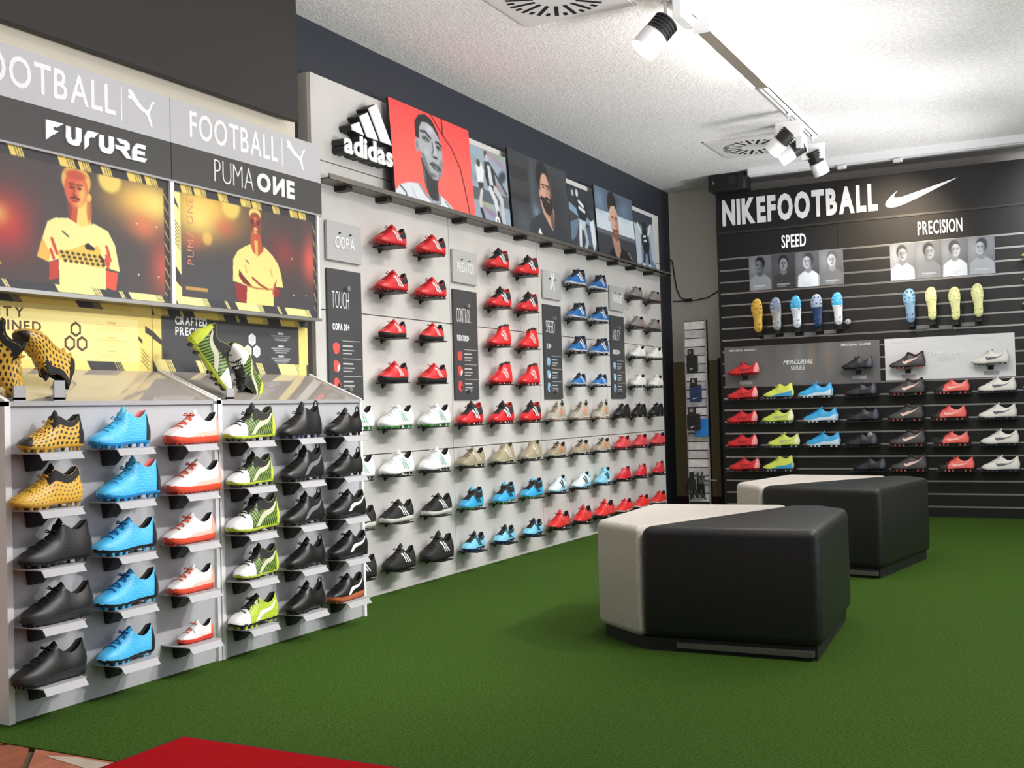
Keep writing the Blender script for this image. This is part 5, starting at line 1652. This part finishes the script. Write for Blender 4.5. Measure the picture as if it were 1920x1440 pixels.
DESC = {
    'net_black_toe': 'yellow netted boot with black toe and sock collar', 'net_yellow': 'plain yellow netted boot with black collar', 'black_knit': 'black knitted boot with ankle collar', 'black_turf': 'black low trainer with thick dark grey sole',
    'sky_high': 'bright blue boot with high collar and blue studs', 'sky_low': 'bright blue low boot with black sole', 'white_orange': 'white trainer with orange laces and red sole', 'toddler': 'tiny white and orange strap shoe',
    'lime_mid': 'white toed boot with green bands and black collar', 'lime_low': 'white toed lime low boot on black sole', 'black_peak': 'plain black boot with pointed collar', 'black_grey_strip': 'black boot with grey side strip', 'black_loop': 'black low boot with heel loop',
    'black_white_strip': 'black shoe with white side strip', 'black_gum': 'black shoe with white strip and orange brown sole',
    'red_stripe': 'red low boot with three white stripes', 'red_black_sole': 'red shoe with black sole', 'white_green': 'white boot with mint stripes and green studs', 'white_dark_stud': 'white boot with mint stripes and dark studs', 'black_three': 'black shoe with white stripes and white sole line',
    'black_three_dark': 'black shoe with white stripes and black sole', 'red_black_high': 'red boot with black ankle collar and white stripes', 'red_sock': 'all red high sock boot', 'gold': 'dull gold low boot', 'gold_sock': 'dull gold high boot', 'blue_black_high': 'blue boot with black collar and green studs',
    'pale_blue_low': 'pale blue boot with black throat', 'blue_dark': 'deep blue boot with dark collar', 'blue_small': 'small deep blue boot', 'stone_orange': 'stone boot with orange stripes', 'stone_small': 'small stone shoe with orange stripes', 'ice_black': 'icy white boot with short black stripes', 'ice_blue': 'icy blue boot with short black stripes',
    'flame_low': 'bright red boot with faint stripes', 'camo': 'flecked grey boot', 'white_band': 'white low boot', 'all_black': 'plain black boot', 'coral': 'coral red boot', 'cherry': 'cherry red boot with pink throat', 'cherry_white': 'red boot with white sole',
    'n_red': 'red boot with pale heel', 'n_lime_blue': 'lime boot with blue lower side', 'n_lime': 'lime low boot', 'n_blue_white': 'blue and white boot', 'n_black': 'black boot', 'n_grey_orange': 'dark grey boot with orange studs', 'n_coral': 'coral boot with black toe', 'n_white': 'white boot with grey check mark', 'n_green': 'green boot at the right edge',
    's_yellow': 'yellow boot', 's_grey': 'grey boot', 's_ice': 'white soled boot with blue forefoot', 's_navy': 'navy boot with white forefoot', 's_sky': 'blue grey boot', 's_pale': 'pale yellow studded boot', 's_pale_flat': 'pale yellow smooth soled boot',
}
ROWW = ['top row', 'second row', 'third row', 'fourth row', 'fifth row', 'sixth row', 'seventh row', 'bottom row']


def place(style, loc, rz, label, group, rx=0.0, ry=0.0, sc=1.0):
    b = boot(style)
    b.location = loc
    b.rotation_euler = (Matrix.Rotation(rz, 3, 'Z') @ Matrix.Rotation(ry, 3, 'Y') @ Matrix.Rotation(rx, 3, 'X')).to_euler()
    b.scale = (sc, sc, sc)
    tag(b, label, 'shoe', group)
    return b


# ---- on the two grey stands
kgrid = [['net_black_toe', 'net_yellow', 'black_knit', 'black_turf', 'black_turf'], ['sky_high', 'sky_high', 'sky_low', 'sky_low', 'sky_low'], ['white_orange', 'white_orange', 'white_orange', 'white_orange', 'toddler'],
         ['lime_mid', 'lime_mid', 'lime_mid', 'lime_mid', 'lime_low'], ['black_peak', 'black_grey_strip', 'black_grey_strip', 'black_loop', 'black_loop'], ['black_loop', 'black_loop', 'black_white_strip', 'black_white_strip', 'black_gum']]
krow = ['top row', 'second row', 'third row', 'fourth row', 'bottom row']
kcol = ['near stand left column', 'near stand middle column', 'near stand right column', 'far stand left column', 'far stand middle column', 'far stand right column']
# (shift along the shelf in metres, size) of every boot on its shelf
kadj = [[(0.015, 0.92), (-0.006, 0.99), (0.022, 1.03), (0.026, 1.02), (-0.006, 1.03)],
        [(-0.012, 0.99), (0.025, 1.05), (0.002, 1.02), (0.006, 1.04), (-0.001, 0.95)],
        [(0.016, 1.05), (0.021, 1.02), (-0.007, 0.92), (-0.004, 0.83), (0.013, 1.0)],
        [(0.005, 1.05), (0.005, 0.96), (0.016, 1.12), (0.03, 0.94), (0.008, 1.02)],
        [(0.0, 1.04), (0.009, 1.04), (0.009, 0.96), (0.016, 0.95), (0.009, 0.96)],
        [(0.001, 0.97), (0.005, 0.93), (0.005, 1.02), (0.011, 1.0), (-0.012, 0.97)]]
for c in range(6):
    for r_ in range(5):
        stl = kgrid[c][r_]
        dy, sc = kadj[c][r_]
        place(stl, (KX + 0.072, kcols[c] + dy, krows[r_]), math.pi / 2 + random.uniform(-.04, .04),
              '%s, %s, %s' % (DESC[stl], krow[r_], kcol[c]), 'boots on the grey stands', sc=sc)

# ---- on the cement wall
ASC = {'red_stripe': 1.0, 'red_black_sole': .94, 'red_black_high': 1.0, 'red_sock': .93, 'blue_dark': 1.0, 'blue_small': 1.0, 'camo': .92, 'white_band': .92, 'white_green': 1.08, 'white_dark_stud': 1.1,
       'black_three': 1.0, 'black_three_dark': 1.0, (7, 2): 1.18, 'stone_orange': .93, 'stone_small': 1.0, 'gold': .97, 'gold_sock': .96, 'blue_black_high': .93, 'pale_blue_low': .88, 'all_black': .93, 'coral': .93,
       'cherry': .82, 'cherry_white': .90, 'flame_low': 1.0, (7, 8): 1.06, 'ice_black': .88, 'ice_blue': .94, (2, 1): .82, (2, 2): .86}
agrid = {
    0: [['', 'red_stripe', 'red_stripe'], ['', 'red_black_high', 'red_black_high'], ['', 'blue_dark', 'blue_dark'], ['', 'camo', 'camo']],
    1: [['', 'red_stripe', 'red_stripe'], ['', 'red_black_high', 'red_black_high'], ['', 'blue_dark', 'blue_dark'], ['', 'camo', 'camo']],
    2: [['', 'red_black_sole', 'red_black_sole'], ['', 'red_sock', 'red_sock'], ['', 'blue_dark', 'blue_dark'], ['', 'white_band', 'white_band']],
    3: [['', 'red_black_sole', 'red_black_sole'], ['', 'red_sock', 'red_sock'], ['', 'blue_small', 'blue_small'], ['', 'white_band', 'white_band']],
    4: [['white_green'] * 3, ['red_black_high'] * 3, ['stone_orange'] * 3, ['all_black'] * 3],
    5: [['white_dark_stud'] * 3, ['gold', 'gold_sock', 'gold_sock'], ['stone_small'] * 3, ['coral'] * 3],
    6: [['black_three'] * 3, ['blue_black_high'] * 3, ['ice_black', 'ice_black', 'ice_blue'], ['cherry'] * 3],
    7: [['black_three_dark'] * 3, ['pale_blue_low'] * 3, ['flame_low'] * 3, ['cherry_white'] * 3],
}
ncol = ['first', 'second', 'third', 'fourth', 'fifth', 'sixth', 'seventh', 'eighth', 'ninth', 'tenth', 'eleventh', 'twelfth']
for r_ in range(8):
    for gk in range(4):
        for c in range(3):
            stl = agrid[r_][gk][c]
            if not stl:
                continue
            # the two shoes of the upper rows hang right of the info boards
            y = colY[gk * 3 + c]
            z = rowZ[r_] + 0.004
            adidas_shelf(y, z)
            ci = gk * 3 + c
            lab = '%s, cement wall %s, %s column' % (DESC[stl], ROWW[r_], ncol[ci])
            place(stl, (AX + 0.075, y + random.uniform(-.008, .008), z), math.pi / 2 + random.uniform(-.09, .03), lab, 'boots on the cement wall', sc=ASC.get((r_, ci), ASC.get(stl, 1.0)))

# ---- on the slatwall
acr = mat('clear acrylic shelf', (90, 90, 92), 0.08, spec=0.6)
acr.node_tree.nodes['Principled BSDF'].inputs['Transmission Weight'].default_value = 0.75
ash = MB().box((-0.14, -0.004, 0.0), (0.14, 0.0, 0.135)).box((-0.14, -0.004, 0.0), (0.14, 0.055, 0.004))
ash0 = None


def nshelf(x, z, w=1.0):
    global ash0
    if ash0 is None:
        ash0 = ash.obj('shoe_shelf', acr, sw)
        o = ash0
    else:
        o = ash0.copy()
        COL.objects.link(o)
    o.location = (x - NX0, z, 0.0015)


ngrid = [
    (0.968, [(-2.591, 'n_red'), (-2.284, 'n_lime_blue'), (-1.978, 'n_blue_white'), (-1.618, 'n_black'), (-1.267, 'n_grey_orange'), (-0.932, 'n_coral'), (-0.610, 'n_white'), (-0.285, 'n_green')]),
    (0.766, [(-2.600, 'n_red'), (-2.295, 'n_lime'), (-1.945, 'n_blue_white'), (-1.608, 'n_black'), (-1.282, 'n_grey_orange'), (-0.962, 'n_coral'), (-0.613, 'n_white')]),
    (0.566, [(-2.605, 'n_red'), (-2.253, 'n_lime'), (-1.931, 'n_blue_white'), (-1.627, 'n_black'), (-1.276, 'n_grey_orange'), (-0.949, 'n_coral'), (-0.605, 'n_white')]),
    (0.368, [(-2.592, 'n_red'), (-2.304, 'n_lime_blue'), (-1.570, 'n_black'), (-1.271, 'n_grey_orange'), (-0.918, 'n_coral'), (-0.605, 'n_white'), (-0.290, 'n_green')]),
]
nrow = ['top shelf row', 'second shelf row', 'third shelf row', 'bottom shelf row']
for k, (z, items) in enumerate(ngrid):
    for x, stl in items:
        nshelf(x, z)
        place(stl, (x, NY - 0.075, z), random.uniform(-.05, .05), '%s, %s of the slatwall' % (DESC[stl], nrow[k]), 'boots on the slatwall shelves')
for x, z, stl, lab in ((-2.574, 1.172, 'n_red', 'red boot with pale heel on the grey feature panel'), (-1.640, 1.183, 'n_black', 'black boot on the grey feature panel'),
                       (-1.256, 1.176, 'n_grey_orange', 'dark grey boot with orange studs on the white feature panel'), (-0.650, 1.180, 'n_white', 'white boot with grey check mark on the white feature panel')):
    ft = fp if x < -1.45 else fp2
    ox, oz = (-2.751, 1.08) if ft is fp else (-1.430, 1.088)
    MB().box((x - ox - .03, z - oz - .006, 0.005), (x - ox + .03, z - oz - .001, 0.11)).box((x - ox - .02, z - oz - .035, 0.005), (x - ox + .02, z - oz - .001, 0.012)).obj('shoe_holder', M_DARK, ft)
    MB().box((x - ox - .05, z - oz - .075, 0.0048), (x - ox + .06, z - oz - .045, 0.008)).obj('price_card', M_SHELF, ft)
    place(stl, (x, NY - 0.068, z), random.uniform(-.04, .06), lab, 'boots on the feature panels')
for x, z, rx_ in ((-0.265, 1.965, 0.0), (-0.262, 1.781, 0.1), (-0.272, 1.597, 0.05)):
    place('n_green', (x, NY - 0.075, z), 0, 'green boot cut by the right frame edge, %s of three above each other' % {1.965: 'highest', 1.781: 'middle', 1.597: 'lowest'}[z], 'green boots at the right edge')
    MB().box((x - NX0 - .1, z - .005, 0.0015), (x - NX0 + .1, z - .0005, 0.13)).obj('shoe_shelf', acr, sw)
vert = [(-2.423, 1.531, 's_yellow', 'first'), (-2.266, 1.540, 's_grey', 'second'), (-2.099, 1.548, 's_ice', 'third'), (-1.930, 1.543, 's_navy', 'fourth'), (-1.765, 1.552, 's_ice', 'fifth'),
        (-1.211, 1.538, 's_sky', 'sixth'), (-1.049, 1.549, 's_pale_flat', 'seventh'), (-0.879, 1.537, 's_pale', 'eighth'), (-0.715, 1.551, 's_pale', 'ninth')]
for x, z, stl, nth in vert:
    L = STYLES[stl]['L']
    # toe up, sole turned towards the room
    b = place(stl, (x, NY - 0.148, z + L * .5), 0, '%s hung toe up showing its sole, slatwall, %s from left' % (DESC[stl], nth), 'boots hung sole out')
    b.rotation_euler = Matrix(((0, 1, 0), (0, 0, -1), (-1, 0, 0))).transposed().to_euler() if False else Matrix(((0, -1, 0), (0, 0, 1), (-1, 0, 0))).to_euler()
    hk = MB()
    lx = x - NX0
    hk.box((lx - .02, z - .035, .0015), (lx + .02, z + .004, .10)).box((lx - .004, z - .055, .0015), (lx + .004, z - .02, .06))
    hk.obj('shoe_holder', M_DARK, sw)
    if nth not in ('first', 'sixth'):
        MB().box((lx - .135, z - .062, .02), (lx - .035, z - .032, .023)).obj('price_card', mat('silver price card', (120, 120, 122), .4), sw)

# ---- pairs shown on the stand tops


def axes(toe, up_):
    """rotation that points a boot's toe along toe and its top along up_"""
    x = -Vector(toe).normalized()
    z = Vector(up_)
    z = (z - x * z.dot(x)).normalized()
    y = z.cross(x)
    return Matrix((x, y, z)).transposed().to_euler()


pairs = [('net_black_toe', (-3.04, 2.408, 1.128), (0.28, 0.42, -0.74), (0.60, 0.42, 0.5), 'yellow netted boot with black toe pointing down on the near stand top', 1.0),
         ('net_black_toe', (-3.09, 2.590, 1.152), (0.05, -0.90, 0.38), (0.30, -0.34, -0.86), 'yellow netted boot turned sole up on the near stand top', 1.0),
         ('lime_mid', (-3.05, 3.378, 1.160), (0.25, 0.52, -0.80), (0.50, 0.62, 0.45), 'white toed lime boot pointing down on the far stand top', 1.06),
         ('lime_mid', (-3.09, 3.580, 1.118), (0.05, -0.72, 0.66), (0.30, -0.60, -0.68), 'white toed lime boot turned sole up on the far stand top', 1.06)]
for stl, loc, toe, up_, lab, sc in pairs:
    b = place(stl, loc, 0, lab, 'boots shown on the stand tops', sc=sc)
    b.rotation_euler = axes(toe, up_)
    off = b.rotation_euler.to_matrix() @ Vector((0, 0, .22 * .256))
    b.location = Vector(loc) - off
for y, z, wh in ((2.418, 1.050, 'near'), (2.572, 1.068, 'near'), (3.392, 1.046, 'far')):
    k, y0 = stands[0 if wh == 'near' else 1]
    MB().box((y - y0 - .022, 1.004, 0.0), (y - y0 + .022, z, 0.006)).box((y - y0 - .022, 1.0, -0.06), (y - y0 + .022, 1.012, 0.006)).obj('display_prop', M_SHELF, k)

# grey security tags clipped to the slatwall boots
for x, z, lab in ((-1.556, 0.655, 'round grey security tag on the third black boot of the slatwall'), (-1.70, 1.575, 'round grey security tag beside the fifth hung boot')):
    tg_ = thing('security_tag', lab, 'tag', (x, NY - 0.06, z), R_BACK)
    MB().cyl((0, 0, 0), (0, 0, 0.018), 0.024, 0.017, 16).obj('disc', M_SB, tg_)
    MB().cyl((0, 0, 0.018), (0, 0, 0.022), 0.008, n=10).obj('pin', M_ALU, tg_)
    MB().tube([(0, 0, -0.0585), (0.004, -0.01, -0.03), (0, 0, 0.002)], 0.003, 5).obj('cord', M_DARK, tg_)
